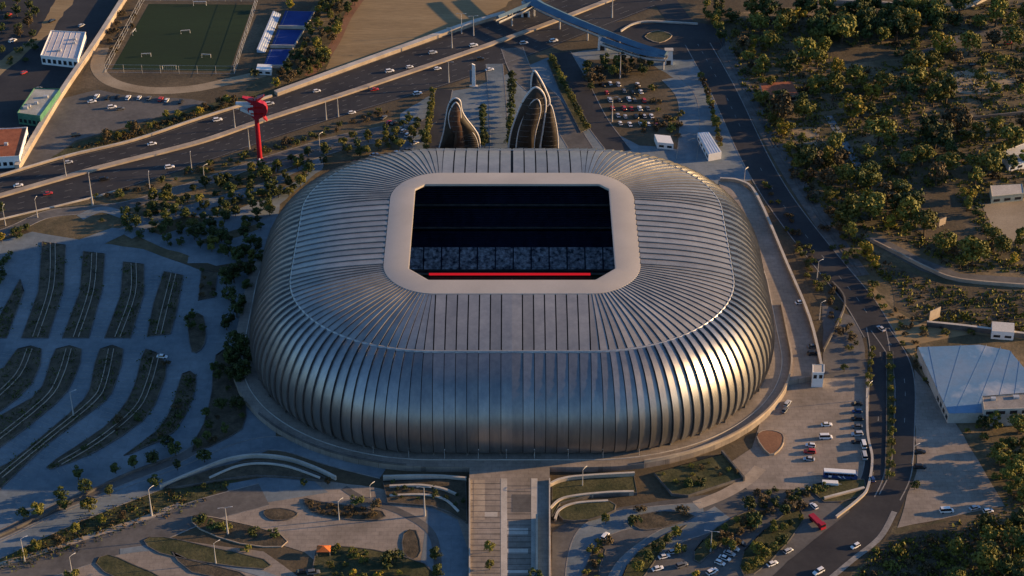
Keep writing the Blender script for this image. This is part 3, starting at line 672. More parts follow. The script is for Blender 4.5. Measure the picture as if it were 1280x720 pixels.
WL = {'dark': ('dark green broad crowned tree in the woodland east of the railway', 'dark woodland trees'), 'olive': ('olive green broad crowned tree in the woodland east of the railway', 'olive woodland trees'),
      'yellow': ('bright yellow tree standing among the green woodland trees', 'yellow woodland trees'), 'brown': ('brownish dry tree in the woodland east of the railway', 'brown woodland trees'),
      'dark_bush': ('dark green bush in the woodland undergrowth', 'woodland bushes'), 'olive_bush': ('olive green bush in the woodland undergrowth', 'olive woodland bushes'), 'brown_bush': ('dry brown bush in the woodland undergrowth', 'brown woodland bushes')}
for px, py, k, s in [(1080,325,'yellow',1.15),(1090,338,'yellow',.9),(1055,285,'olive',1.3),(1062,300,'olive',1.1),(1035,205,'yellow',1.0),(1045,212,'brown',1.2),(1022,212,'brown',1.1),(1055,30,'yellow',.9),(940,62,'yellow',.8),(950,40,'olive',1.2),
                     (1215,328,'olive',1.05),(1265,330,'yellow',.75),(1200,335,'olive',.8),(1135,262,'dark',1.7),(1120,270,'dark',1.4),(1080,240,'dark',1.8),(1150,200,'olive',1.0),(1185,212,'olive',1.0),(1135,210,'olive',1.2),(1150,90,'yellow',.9),(1165,85,'olive',1.2),
                     (1145,110,'olive',1.2),(1020,115,'olive',1.3),(1030,70,'olive',1.3),(1225,108,'olive',1.2),(1240,120,'olive',1.1)]:
    tree(k, G(px, py), s, *WL[k])
scatter([(905,25),(1290,0),(1290,130),(1280,330),(1180,335),(1100,290),(1065,300),(1000,205),(950,130)], 120, ['dark','olive','olive','olive','brown','olive','dark','yellow','olive'], (.8, 1.9), WL, 8.0, ROADH)
scatter([(1000,15),(1200,18),(1180,45),(1120,55),(1010,50)], 30, ['dark','dark','olive'], (1.2, 1.8), WL, 7.0)
scatter([(905,25),(1290,0),(1290,330),(1180,335),(1100,300),(1000,205),(950,130)], 90, ['dark_bush','olive_bush','brown_bush','olive_bush'], (1.0, 2.0), WL, 4.0, ROADH)
BL = {'dark': ('dark green tree in the thicket beyond the empty east lot', 'thicket trees'), 'olive': ('olive green tree in the thicket beyond the empty east lot', 'olive thicket trees'), 'olive_bush': ('olive bush in the thicket beyond the empty east lot', 'thicket bushes'), 'brown_bush': ('dry brown bush in the thicket beyond the empty east lot', 'brown thicket bushes')}
scatter([(1205,535),(1290,528),(1290,640),(1262,632)], 12, ['dark','olive','olive'], (.7, 1.2), BL, 5.0)
scatter([(1205,535),(1290,525),(1290,645),(1262,632)], 22, ['olive_bush','brown_bush'], (.8, 1.5), BL, 3.0)
CLB = {'dark': ('dark green tree on the parched slope south of the east lot', 'slope trees'), 'olive': ('olive green tree on the parched slope south of the east lot', 'olive slope trees'), 'olive_bush': ('olive bush on the parched slope south of the east lot', 'slope bushes'), 'brown_bush': ('dry bush on the parched slope south of the east lot', 'brown slope bushes')}
scatter([(1230,650),(1290,640),(1290,740),(1160,740),(1185,690)], 13, ['dark','olive','olive'], (.8, 1.4), CLB, 5.5)
scatter([(1090,690),(1180,655),(1290,645),(1290,740),(1060,740)], 26, ['olive_bush','brown_bush'], (.6, 1.4), CLB, 4.0)
# belt beside the railway and the bank
RL = {'olive': ('olive tree in the narrow belt between railway and woodland', 'olive railway belt trees'), 'brown': ('brown dry tree in the narrow belt between railway and woodland', 'brown railway belt trees'), 'dark_bush': ('dark bush beside the railway track', 'railway bushes'), 'brown_bush': ('dry brown bush beside the railway track', 'brown railway bushes'), 'olive_bush': ('olive bush beside the railway track', 'olive railway bushes')}
scatter([(905,40),(925,40),(1005,190),(1065,290),(1050,300),(985,200)], 26, ['olive','brown','olive'], (.6, .95), RL, 5.0)
scatter([(905,60),(930,70),(1060,300),(1110,390),(1095,392),(1040,310)], 40, ['brown_bush','olive_bush','dark_bush'], (.8, 1.5), RL, 3.0)
scatter([(945,215),(965,240),(1040,355),(1075,430),(1060,440),(1010,350)], 42, ['dark_bush','olive_bush','brown_bush'], (.7, 1.4), {k: (v[0].replace('railway track', 'east terrace'), v[1].replace('railway', 'terrace')) for k, v in RL.items()}, 2.5)
scatter([(1090,350),(1120,385),(1160,410),(1280,405),(1280,418),(1180,420),(1150,432),(1170,480),(1160,485),(1130,440)], 34, ['brown_bush','olive_bush'], (.6, 1.3), {'brown_bush': ('dry bush on the grassy bank above the blue roofed warehouse', 'bank bushes'), 'olive_bush': ('olive bush on the grassy bank above the blue roofed warehouse', 'olive bank bushes')}, 3.0)
# north-west shaded gardens
NL = {'dark': ('dark tree in the shaded gardens between car park and highway', 'garden trees'), 'olive': ('olive tree in the shaded gardens between car park and highway', 'olive garden trees'), 'dark_bush': ('low dark bush in the shaded gardens between car park and highway', 'garden bushes')}
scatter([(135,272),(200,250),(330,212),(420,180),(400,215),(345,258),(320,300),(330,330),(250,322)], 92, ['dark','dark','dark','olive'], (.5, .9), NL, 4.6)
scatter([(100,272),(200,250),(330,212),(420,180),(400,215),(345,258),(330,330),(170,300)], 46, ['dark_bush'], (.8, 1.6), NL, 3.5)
scatter([(115,246),(200,226),(300,194),(420,154),(500,132),(495,142),(420,166),(330,196),(240,222),(130,252)], 46, ['olive_bush','dark_bush','brown_bush'], (.7, 1.6), {'olive_bush': ('olive shrub on the verge below the highway', 'verge shrubs'), 'dark_bush': ('dark shrub on the verge below the highway', 'dark verge shrubs'), 'brown_bush': ('dry brown shrub on the verge below the highway', 'brown verge shrubs')}, 3.0)
scatter([(420,178),(500,160),(540,140),(530,190),(480,192),(440,200)], 26, ['dark','olive'], (.45, .8), {'dark': ('small dark tree in the staff car park behind the stadium', 'trees behind the stadium'), 'olive': ('small olive tree in the staff car park behind the stadium', 'olive trees behind the stadium')}, 4.5)
scatter([(0,255),(5,330),(-40,350),(-40,262)], 6, ['yellow','dark'], (.6, .9), {'yellow': ('yellow green tree at the west end of the highway wall', 'west end trees'), 'dark': ('dark tree at the west end of the highway wall', 'dark west end trees')}, 4)
scatter([(20,285),(34,285),(6,345),(-14,370)], 12, ['dark_bush'], (1.0, 1.6), {'dark_bush': ('dark bush in the hedge on the west edge of the car park', 'west hedge bushes')}, 2.5)
# islands of the car park
for q in JSL[3:] + ISL[5:]:
    scatter(q, 7, ['dark_bush','brown_bush'], (.6, 1.2), {'dark_bush': ('dark bush planted on a car park island', 'island bushes'), 'brown_bush': ('brown bush planted on a car park island', 'brown island bushes')}, 3.0, z=.35)
scatter(JSL[5], 14, ['dark'], (.55, .85), {'dark': ('dark tree on the island nearest the stadium shell', 'island trees')}, 3.5, z=.35)
scatter([(236,398),(254,396),(256,430),(240,440)], 4, ['dark'], (.45, .6), {'dark': ('dark tree in the small oval bed west of the stadium', 'oval bed trees')}, 2.5, z=.35)
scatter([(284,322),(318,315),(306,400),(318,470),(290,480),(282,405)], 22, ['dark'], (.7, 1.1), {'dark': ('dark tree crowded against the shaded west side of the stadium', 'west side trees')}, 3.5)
for px, py, k, s in [(30,650,'dark',.55),(48,647,'olive',.6),(78,625,'dark',.5),(82,637,'dark',.5),(108,617,'dark',.6),(112,640,'olive',.6),(98,600,'dark',.55),(145,592,'dark',.5),(168,585,'dark',.55),(190,580,'dark',.55),(220,570,'dark',.55),(222,588,'dark',.45),(256,578,'dark',.55),(138,620,'dark',.5),(210,560,'dark',.55),(30,700,'olive',.45),(46,690,'olive',.5),(72,684,'brown',.55),(95,668,'olive',.45),(128,656,'olive',.45),(152,650,'brown',.4),(195,608,'dark',.5)]:
    tree(k, G(px, py), s * 1.3, {'dark': 'small dark tree beside the slip road below the car park', 'olive': 'small sunlit olive tree beside the perimeter road', 'brown': 'small brown tree beside the perimeter road'}[k], 'slip road trees ' + k)
# south side single trees and bushes
for px, py, k, s, lb in [(380,608,'dark',.5,'dark tree at the end of the arched wall'),(410,606,'brown',.45,'brown tree at the end of the arched wall'),(447,628,'dark_bush',1.6,'round bush behind the rocky shrub bed'),(472,634,'brown_bush',1.5,'brown bush beside the terraced corner'),
        (255,612,'dark',.4,'dark tree at the foot of the crescent bed'),(282,610,'dark',.4,'small tree between crescent bed and yard'),(318,668,'dark_bush',1.5,'round bush at the end of the bush bed'),(342,670,'dark_bush',1.7,'larger round bush at the end of the bush bed'),
        (250,652,'dark_bush',1.8,'round bush at the start of the bush bed'),(270,660,'dark_bush',1.7,'round bush beside the tall lamp'),(282,662,'olive_bush',1.5,'olive bush beside the tall lamp'),(308,688,'olive_bush',1.3,'olive bush at the end of the narrow dry bed'),(422,688,'yellow',.42,'small bright yellow green tree beside the orange awning'),
        (490,706,'dark_bush',2.6,'large round bush in the south plaza bed'),(443,720,'yellow_bush',1.5,'bright yellow green bush in the south plaza bed'),(475,722,'yellow_bush',1.3,'yellow green bush by the large round bush'),(90,722,'olive_bush',1.8,'olive bush beside the road at the south west corner'),
        (545,700,'dark',.75,'dark tree at the edge of the loading road'),(548,722,'dark',.75,'second dark tree along the loading road'),(612,690,'olive',.5,'green tree in the planter on the entrance bridge'),(612,712,'olive',.55,'green tree at the foot of the entrance bridge'),(668,724,'dark_bush',2.0,'clipped round bush on the entrance bridge'),
        (757,655,'olive',.6,'green tree beside the grass mound'),(793,655,'dark_bush',1.7,'dark bush on the lens shaped island'),(845,672,'olive',.65,'green tree at the road corner'),(835,680,'dark',.6,'dark tree at the road corner'),(808,703,'dark',.7,'dark tree in the staff car park bed'),(822,690,'dark',.65,'second dark tree in the staff car park bed'),(797,715,'olive',.6,'olive tree in the staff car park bed'),
        (935,640,'dark',.8,'tall dark tree by the ramp path'),(940,660,'dark',.8,'second tall dark tree by the ramp path'),(1015,615,'olive_bush',1.7,'bush in front of the parked coach'),(1028,612,'dark_bush',1.6,'dark bush in front of the parked coach'),(1143,612,'dark',.55,'round dark tree at the avenue corner of the east lot'),(1055,465,'dark',.5,'dark round tree in the triangular yard'),
        (860,610,'dark',.55,'dark tree on the sloping grass wedge'),(875,606,'dark_bush',1.8,'dark bush on the sloping grass wedge'),(800,640,'brown_bush',1.3,'dry bush by the flower bed'),(855,640,'brown_bush',1.5,'dry bush at the end of the lens shaped island'),
        (250,145,'yellow',.6,'yellow green tree between car park and highway verge'),(362,12,'yellow',.8,'bright yellow tree at the head of the blue courts'),(345,110,'yellow',.75,'golden tree where the tree belt meets the highway'),(318,96,'dark_bush',2.2,'dark clipped shrub at the corner of the football pitch'),(850,690,'olive_bush',1.6,'olive bush between parked cars'),(872,722,'yellow_bush',1.6,'bright bush at the foot of the staff car park')]:
    onb = 'entrance bridge' in lb
    tree(k, G(px, py, POD if onb else 0), s, lb)
scatter([(395,692),(430,688),(495,698),(535,720),(480,740),(402,735)], 16, ['olive_bush','dark_bush'], (.5, 1.2), {'olive_bush': ('small olive bush in the large south plaza bed', 'olive south plaza bushes'), 'dark_bush': ('small dark bush in the large south plaza bed', 'dark south plaza bushes')}, 2.2, z=.35)
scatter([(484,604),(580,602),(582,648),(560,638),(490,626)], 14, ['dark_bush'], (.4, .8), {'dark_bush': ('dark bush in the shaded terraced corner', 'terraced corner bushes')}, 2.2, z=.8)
scatter([(820,598),(902,574),(924,600),(860,618)], 12, ['olive_bush','brown_bush'], (.4, .9), {'olive_bush': ('olive bush on the sloping grass wedge', 'wedge bushes'), 'brown_bush': ('dry bush on the sloping grass wedge', 'brown wedge bushes')}, 2.5, z=1.2)
scatter([(880,700),(900,665),(935,645),(950,655),(915,690)], 12, ['olive','brown'], (.4, .65), {'olive': ('olive tree in the bed above the row of white cars', 'olive staff bed trees'), 'brown': ('brown tree in the bed above the row of white cars', 'brown staff bed trees')}, 3)
scatter([(930,690),(985,640),(1005,650),(960,705),(930,720)], 14, ['olive','dark'], (.4, .7), {'olive': ('olive tree in the bed along the avenue junction', 'olive junction trees'), 'dark': ('dark tree in the bed along the avenue junction', 'junction trees')}, 3)
scatter([(945,610),(1010,616),(1000,640),(950,650)], 14, ['brown_bush','dark_bush'], (.8, 1.6), {'brown_bush': ('dry bush in the rough ground south of the lot', 'rough ground bushes'), 'dark_bush': ('dark bush in the rough ground south of the lot', 'dark rough ground bushes')}, 3)
scatter([(722,735),(738,690),(752,668),(764,672),(750,705),(744,735)], 12, ['brown_bush','olive_bush'], (.8, 1.4), {'brown_bush': ('brown shrub between the two curving roads', 'brown strip shrubs'), 'olive_bush': ('olive shrub between the two curving roads', 'olive strip shrubs')}, 2.5)
scatter([(384,627),(400,630),(474,642),(468,649),(420,646),(390,638)], 22, ['brown_bush'], (.45, .8), {'brown_bush': ('dry brown shrub in the rocky bed on the south plaza', 'rocky bed shrubs')}, 1.8, z=.35)
for i in range(12):
    t = i / 11; tree('olive_bush', G(1112 + 3 * math.sin(3 * t) , 448 + 148 * t), random.uniform(.8, 1.25), 'shrub in the median bed of the avenue', 'median shrubs', 1.5)
for i in range(6): tree('olive', G(1090 - i * 1.0, 440 + i * 9), random.uniform(.35, .5), 'small green tree between the south lot and the avenue', 'avenue trees')
# hedges and trees north of the stadium
for i in range(20):
    t = i / 19; tree(random.choice(['olive','dark']), G(689 + 44 * t, 76 + 88 * t), random.uniform(.45, .62), 'clipped green tree in the long hedge bed between promenade and north road', 'hedge bed trees')
for i in range(13):
    t = i / 12; tree('olive', G(541 - 8 * t, 118 + 70 * t), random.uniform(.42, .6), 'green tree in the row beside the gate walk', 'gate walk trees')
for i in range(14):
    t = i / 13; tree('dark', G(640 - 3 * t, 100 + 85 * t), random.uniform(.55, .8), 'dark tree in the row beside the approach walk', 'approach walk trees')
for i in range(10):
    t = i / 9; tree('dark', G(603 + 3 * t, 140 + 45 * t), random.uniform(.45, .65), 'dark tree between the two leaf shaped gates', 'gate trees')
scatter([(725,88),(800,75),(840,95),(800,95),(760,100),(735,115)], 22, ['dark','olive','brown'], (.55, .9), {'dark': ('dark tree at the head of the gravel car park', 'car park head trees'), 'olive': ('olive tree at the head of the gravel car park', 'olive car park head trees'), 'brown': ('brown tree at the head of the gravel car park', 'brown car park head trees')}, 4)
scatter([(790,110),(850,115),(855,175),(800,165)], 20, ['olive_bush','brown_bush'], (.9, 1.7), {'olive_bush': ('olive bush between rows of the gravel car park', 'gravel lot bushes'), 'brown_bush': ('dry bush between rows of the gravel car park', 'brown gravel lot bushes')}, 3)
for i in range(16):
    t = i / 15; tree(random.choice(['olive','olive','brown']), G(876 + 18 * t + 6 * math.sin(2 * t), 100 + 85 * t), random.uniform(.4, .65), 'tree in the row between park road and east road', 'east road trees')
scatter([(875,5),(900,0),(912,40),(895,60)], 10, ['olive','dark'], (.6, 1.0), {'olive': ('olive tree at the road junction near the roundabout', 'junction belt trees'), 'dark': ('dark tree at the road junction near the roundabout', 'dark junction belt trees')}, 4)
# belts round football pitch, courts and dry field
scatter([(400,0),(448,0),(420,50),(398,95),(345,112),(365,70),(385,40)], 48, ['olive','dark','brown'], (.6, 1.0), {'olive': ('olive tree in the belt between blue courts and dirt track', 'belt trees'), 'dark': ('dark tree in the belt between blue courts and dirt track', 'dark belt trees'), 'brown': ('brown tree in the belt between blue courts and dirt track', 'brown belt trees')}, 4.5)
scatter([(85,186),(160,164),(255,134),(335,116),(300,130),(200,160),(110,186)], 38, ['olive','brown','olive_bush','brown_bush'], (.5, .85), {'olive': ('olive tree on the verge above the highway wall', 'upper verge trees'), 'brown': ('golden brown tree on the verge above the highway wall', 'brown upper verge trees'), 'olive_bush': ('olive bush on the verge above the highway wall', 'upper verge bushes'), 'brown_bush': ('brown bush on the verge above the highway wall', 'brown upper verge bushes')}, 3.5)
scatter([(0,0),(60,0),(20,60),(0,70)], 12, ['dark','brown'], (.5, .9), {'dark': ('dark tree in the riverside yard', 'riverside trees'), 'brown': ('brown tree in the riverside yard', 'brown riverside trees')}, 6)
scatter([(40,40),(60,40),(35,75),(0,100),(0,85)], 8, ['dark_bush'], (1, 2), {'dark_bush': ('dark bush along the worn lawn of the riverside yard', 'riverside bushes')}, 4)
scatter([(140,20),(175,8),(150,70),(130,80)], 12, ['brown_bush'], (.9, 1.6), {'brown_bush': ('dry bush between boundary wall and football pitch', 'pitch side bushes')}, 4)
plant_all()
# ground cover: low tufts in the woodland and on verges, too many to count
def cover(name, polys, n, size, m, z=0):
    rnd = random.Random(len(polys) + n); b = MB()
    for poly, k in polys:
        xs = [p[0] for p in poly]; ys = [p[1] for p in poly]; c = 0
        while c < k:
            x = rnd.uniform(min(xs), max(xs)); y = rnd.uniform(min(ys), max(ys))
            if not pip(poly, x, y) or any(pip(h, x, y) for h in ROADH[:6]): continue
            p = G(x, y); p.z = z; s0 = rnd.uniform(.5, 1.5); c += 1
            for j in range(n):
                q = p + Vector((rnd.gauss(0, .8), rnd.gauss(0, .8), 0)) * s0; a = rnd.uniform(0, 6.28); s = size * s0 * rnd.uniform(.6, 1.2); e = Vector((math.cos(a), math.sin(a), 0)) * s * .5; t = Vector((rnd.gauss(0, .3), rnd.gauss(0, .3), .8)) * s
                b.add([q - e, q + e, q + e * .4 + t, q - e * .4 + t], [(0,1,2,3)])
    return struct(b.build(name, m), 'stuff')
WPOLY = [(890,25),(1290,0),(1290,420),(1150,400),(1060,300),(960,170)]
cover('undergrowth', [(WPOLY, 2600), ([(1090,690),(1250,640),(1290,530),(1290,740),(1060,740)], 420)], 9, .9, m_leaf[1])
cover('dry_grass', [(WPOLY, 1300), ([(1090,690),(1250,650),(1290,740),(1060,740)], 500), ([(-10,712),(60,668),(150,630),(240,598),(295,602),(230,640),(120,678),(30,712)], 110), ([(85,190),(160,166),(260,134),(335,116),(165,174)], 160)], 8, .7, m_leaf[3])
cover('island_grass', [(q, 110) for q in JSL[:5]] + [(q, 60) for q in ISL[:5]] + [([(-10,712),(60,668),(150,630),(240,598),(295,602),(230,640),(120,678),(30,712)], 200)], 6, .6, m_leaf[0], .3)

# ------------------------------------------------------------------ vehicles
def car_parts(kind):
    L, Wd, H = {'saloon': (4.6, 1.82, 1.45), 'hatch': (4.0, 1.75, 1.5), 'suv': (4.8, 1.95, 1.75), 'van': (5.3, 2.0, 2.2)}[kind]
    hb = {'saloon': .82, 'hatch': .88, 'suv': 1.0, 'van': 1.15}[kind]; w2 = Wd / 2; x2 = L / 2
    def sec(x, w, z0, z1, r=.16): return [(x, -w + .04, z0), (x, -w, z0 + .2), (x, -w, z1 - r), (x, -w + r, z1), (x, w - r, z1), (x, w, z1 - r), (x, w, z0 + .2), (x, w - .04, z0)]
    b = MB(); b.loft([sec(-x2, w2 * .86, .38, hb * .86), sec(-x2 + .18, w2 * .97, .26, hb * .97), sec(-x2 * .45, w2, .22, hb), sec(x2 * .35, w2, .22, hb), sec(x2 * .75, w2 * .97, .24, hb * .93), sec(x2 - .15, w2 * .9, .28, hb * .82), sec(x2, w2 * .78, .36, hb * .7)], True, True, True)
    P = {}
    def keep(n, mb, sm=False): o = mb.build(n, m_tyre, None, sm); d = o.data; d.materials.clear(); bpy.data.objects.remove(o); P[n] = d
    keep('body', b, False)
    xa, xb_, xc, xd = {'saloon': (-1.75, -1.1, .45, 1.15), 'hatch': (-1.9, -1.55, .35, 1.05), 'suv': (-2.25, -1.95, .45, 1.15), 'van': (-2.55, -2.4, 1.2, 1.9)}[kind]
    b = MB(); c = w2 - .06; t = w2 - .28
    b.hexa([(xa, -c, hb - .03), (xd, -c, hb - .03), (xd, c, hb - .03), (xa, c, hb - .03)], [(xb_, -t, H - .05), (xc, -t, H - .05), (xc, t, H - .05), (xb_, t, H - .05)]); keep('window', b)
    b = MB(); b.hexa([(xb_ - .05, -t - .03, H - .06), (xc + .04, -t - .03, H - .06), (xc + .04, t + .03, H - .06), (xb_ - .05, t + .03, H - .06)], [(xb_ + .08, -t + .08, H), (xc - .1, -t + .08, H), (xc - .1, t - .08, H), (xb_ + .08, t - .08, H)]); keep('roof', b)
    b = MB(); b.tube([(0, -.11, 0), (0, .11, 0)], .33, 12); keep('wheel', b)
    b = MB(); b.box(-.05, .05, -.18, .18, -.07, .07); keep('light', b)
    return P, (L, Wd, H, hb)
CARS = {k: car_parts(k) for k in ('saloon', 'hatch', 'suv', 'van')}
MCACHE = {}
def mm(d, m):
    key = (d.name, m.name)
    if key not in MCACHE: c = d.copy(); c.materials.append(m); MCACHE[key] = c
    return MCACHE[key]
def car(px, py, ang, kind, colr, label, group=None, full=True, z=.1, world=None):
    P, (L, Wd, H, hb) = CARS[kind]; p = world or G(px, py, 0)
    r = root('van' if kind == 'van' else 'car', (p.x, p.y, z), label, 'van' if kind == 'van' else 'car', group, R(ang))
    link('body', mm(P['body'], CARM[colr]), r); link('window', mm(P['window'], m_cglass), r); link('roof', mm(P['roof'], CARM[colr]), r)
    for sx in (-1, 1):
        for sy in (-1, 1):
            o = link('wheel', mm(P['wheel'], m_tyre), r); o.location = (sx * L * .31, sy * (Wd / 2 - .1), .33)
            if full:
                o = link('headlight' if sx > 0 else 'tail_light', mm(P['light'], m_headl if sx > 0 else m_taill), r); o.location = (sx * (L / 2 - (.07 if sx > 0 else .03)), sy * Wd * .28, hb * (.62 if sx > 0 else .7))
    return r
KC = ['saloon', 'hatch', 'suv', 'saloon', 'suv']
def randcar(px, py, ang, place, full=True, cols=('white', 'white', 'silver', 'black', 'grey', 'red'), z=.1):
    k = random.choice(KC); c = random.choice(cols); nm = {'saloon': 'saloon car', 'hatch': 'hatchback', 'suv': 'tall estate car'}[k]
    car(px, py, ang, k, c, f'{c} {nm} {place}', f'{c} {nm}s {place}', full, z)
# south lot
for i, c in enumerate(['black', 'blue', 'black', 'grey', 'silver', 'black']):
    car(1071, 506 + i * 9.5, 180 + random.uniform(-3, 3), KC[i % 5], c, {0: 'black saloon parked first in the row beside the avenue wall', 1: 'dark blue hatchback parked second in the row beside the avenue wall', 2: 'black estate car parked third in the row beside the avenue wall', 3: 'grey saloon parked fourth in the row beside the avenue wall', 4: 'silver estate car parked fifth in the row beside the avenue wall', 5: 'black saloon parked sixth in the row beside the avenue wall'}[i])
car(1079, 557, 92, 'van', 'white', 'white van parked along the avenue wall'); car(1080, 571, 90, 'van', 'silver', 'silver van parked along the avenue wall behind the white van')
car(1033, 532, 5, 'saloon', 'white', 'white saloon standing alone in the middle of the south lot'); car(1032, 548, 2, 'van', 'white', 'white van standing alone in the middle of the south lot')
car(1013, 558, 170, 'hatch', 'white', 'white hatchback in the short row near the coach'); car(1012, 566, 172, 'suv', 'red', 'dark red car in the short row near the coach'); car(1011, 575, 172, 'saloon', 'silver', 'silver saloon in the short row near the coach')
car(984, 506, 60, 'suv', 'silver', 'silver car parked at the foot of the podium parapet'); car(981, 514, 60, 'saloon', 'grey', 'grey car parked at the foot of the podium parapet')
car(1000, 379, 15, 'saloon', 'white', 'white saloon parked on the east terrace', z=POD - .02, world=G(1000, 379, POD)); car(1016, 434, 3, 'saloon', 'grey', 'grey saloon parked on the east terrace', z=POD - .02, world=G(1016, 434, POD)); car(1016, 443, 3, 'suv', 'black', 'black car parked on the east terrace', z=POD - .02, world=G(1016, 443, POD))
# avenue traffic
for a in [(1101,412,120,'saloon','silver','silver saloon driving where the east road meets the avenue'),(1069,684,215,'hatch','white','white hatchback driving out of the avenue junction'),(1023,716,215,'suv','white','white car driving at the foot of the avenue junction'),(1090,600,100,'hatch','blue','small blue car at the end of the avenue median'),(1017,634,120,'hatch','white','white hatchback parked above the red lorry'),
          (1183,640,5,'van','white','white van parked at the south edge of the east lot'),(1218,636,20,'saloon','silver','silver saloon parked at the south edge of the east lot'),(1150,566,0,'saloon','black','black saloon parked beside the avenue on the east lot'),(1150,585,0,'suv','black','black estate car parked beside the avenue on the east lot'),
          (756,672,60,'suv','white','white car turning on the curving road'),(906,699,-30,'saloon','white','white saloon, second in the row of white cars'),(900,705,-30,'hatch','white','white hatchback, first in the row of white cars'),(912,693,-30,'saloon','silver','silver saloon, third in the row of white cars'),(918,687,-30,'hatch','white','white hatchback, last in the row of white cars'),(890,716,35,'suv','white','white tall car in front of the row of white cars'),
          (830,697,20,'saloon','white','white saloon beside the staff car park bed'),(842,691,20,'hatch','silver','silver hatchback beside the staff car park bed'),(822,712,20,'saloon','white','white saloon in front of the staff car park bed'),(965,706,30,'saloon','white','white saloon behind the junction bed'),
          (985,690,35,'hatch','silver','silver hatchback parked behind the junction bed'),
          (926,680,-30,'saloon','black','black saloon parked beyond the row of white cars'),
          (852,708,25,'suv','grey','grey tall car beside the bright bush'),
          (1235,640,10,'hatch','white','white hatchback parked at the east end of the lot edge'),
          (203,447,-8,'saloon','white','white saloon alone in the west car park'),(378,716,10,'saloon','black','black saloon beside the south plaza bed'),(392,717,10,'suv','grey','grey car beside the south plaza bed')]: car(*a[:5], a[5])
# highway traffic, small in the photograph
for px, py, c, d in [(23,233,'white',1),(86,204,'silver',1),(190,181,'white',1),(272,151,'white',1),(396,115,'white',1),(337,131,'silver',1),(487,90,'white',1),(512,85,'white',1),(541,67,'silver',1),(592,58,'white',1),(60,243,'red',0),(212,210,'white',0),(468,113,'red',0),(547,87,'white',0),(522,118,'white',0),(612,88,'white',0),(600,75,'black',0),(655,55,'silver',0),(692,52,'white',0),(130,225,'black',0),(440,142,'white',0)]:
    side = 'upper' if d else 'lower'
    car(px, py, 21, random.choice(KC), c, f'{c} car driving on the {side} carriageway of the highway', f'{c} cars on the {side} carriageway', False)
# parked rows
for i in range(9): randcar(120 + i * 13 + random.uniform(-3, 3), 121 + i * .5 + random.uniform(-1, 5), 80, 'parked under the sandy path of the north west car park', False)
for px, py in [(140,135),(150,137),(115,128),(95,170)]: randcar(px, py, 20, 'scattered in the north west car park', False)
for j in range(6):
    for i in range(5):
        if random.random() < .92: randcar(752 + i * 11 + j * 5 + random.uniform(-2, 2), 106 + j * 10 + random.uniform(-1, 1), 100, 'parked in the gravel car park north of the stadium', False)
for i in range(10): randcar(432 + i * 11 + random.uniform(-3, 3), 214 - i * 3.2 - random.uniform(0, 10), 30, 'parked behind the curving roof edge of the stadium', False)
for i in range(6): randcar(480 + i * 6, 150 + i * 4 + random.uniform(-3, 3), 60, 'parked beside the blue paved lot behind the stadium', False)
for px, py in [(10,20),(65,27),(102,33),(16,52),(30,92),(48,112)]: randcar(px, py, 50, 'parked in the riverside yard', False)
for px, py in [(1290-45,52),(1260,55),(1215,82)]: randcar(px, py, 10, 'parked among the woodland houses', False)
# coach
p = G(1050, 597); bus = root('coach', (p.x, p.y, .1), 'dark blue coach with a white roof parked in the south lot', 'coach', None, R(-6))
b = MB(); 
def bsec(x, z0, z1, w=1.25): return [(x, -w, z0), (x, -w, z1 - .15), (x, -w + .15, z1), (x, w - .15, z1), (x, w, z1 - .15), (x, w, z0)]
b.loft([bsec(-6.6, .45, 2.9, 1.2), bsec(-6.4, .35, 3.1), bsec(5.9, .35, 3.1), bsec(6.5, .4, 2.3, 1.2)], True, True, True); body = b.build('body', CARM['blue'], bus)
b = MB(); b.loft([bsec(-6.45, 3.0, 3.35, 1.22), bsec(5.7, 3.0, 3.35, 1.22)], True, True, True); b.build('roof', m_white, bus)
for i in range(8):
    for s in (-1, 1):
        b = MB(); xa = -6.0 + i * 1.42; b.box(xa, xa + 1.28, s * 1.25 - .02, s * 1.25 + .02, 1.75, 2.75); b.build('window', m_cglass, bus)
b = MB(); b.hexa([(6.1, -1.1, 1.6), (6.56, -1.1, 1.6), (6.56, 1.1, 1.6), (6.1, 1.1, 1.6)], [(5.7, -1.05, 2.95), (6.1, -1.05, 2.95), (6.1, 1.05, 2.95), (5.7, 1.05, 2.95)]); b.build('windscreen', m_cglass, bus)
b = MB(); b.add([(-4.6,-1.275,.7),(-3.4,-1.275,.7),(-3.4,-1.275,1.6),(-4.6,-1.275,1.6)], [(0,1,2,3)]); b.add([(-1.2,-1.275,1.6),(-.6,-1.275,1.6),(.6,-1.275,.7),(.1,-1.275,.7)], [(0,1,2,3)]); b.add([(.8,-1.275,1.6),(1.2,-1.275,1.6),(2.0,-1.275,.6),(1.7,-1.275,.6)], [(0,1,2,3)]); b.build('decal', m_white, bus)
for x in (-4.2, 4.2):
    for y in (-1.1, 1.1):
        b = MB(); b.tube([(x, y - .15, .48), (x, y + .15, .48)], .48, 12); b.build('wheel', m_tyre, bus)
# small white trailer behind the coach
p = G(1038, 606); tr = root('trailer', (p.x, p.y, .1), 'low white trailer parked beside the coach', 'trailer', None, R(-5))
b = MB(); b.hexa([(-3.2,-1,.5),(3.0,-1,.5),(3.0,1,.5),(-3.2,1,.5)], [(-3.2,-.95,1.5),(2.8,-.95,1.5),(2.8,.95,1.5),(-3.2,.95,1.5)]); b.build('body', m_white, tr)
b = MB(); b.tube([(2.9,0,.55),(4.2,0,.5)], .08, 6); b.build('drawbar', m_galv, tr)
for y in (-.95, .95): b = MB(); b.tube([(-.4, y - .1, .35), (-.4, y + .1, .35)], .35, 10); b.build('wheel', m_tyre, tr)
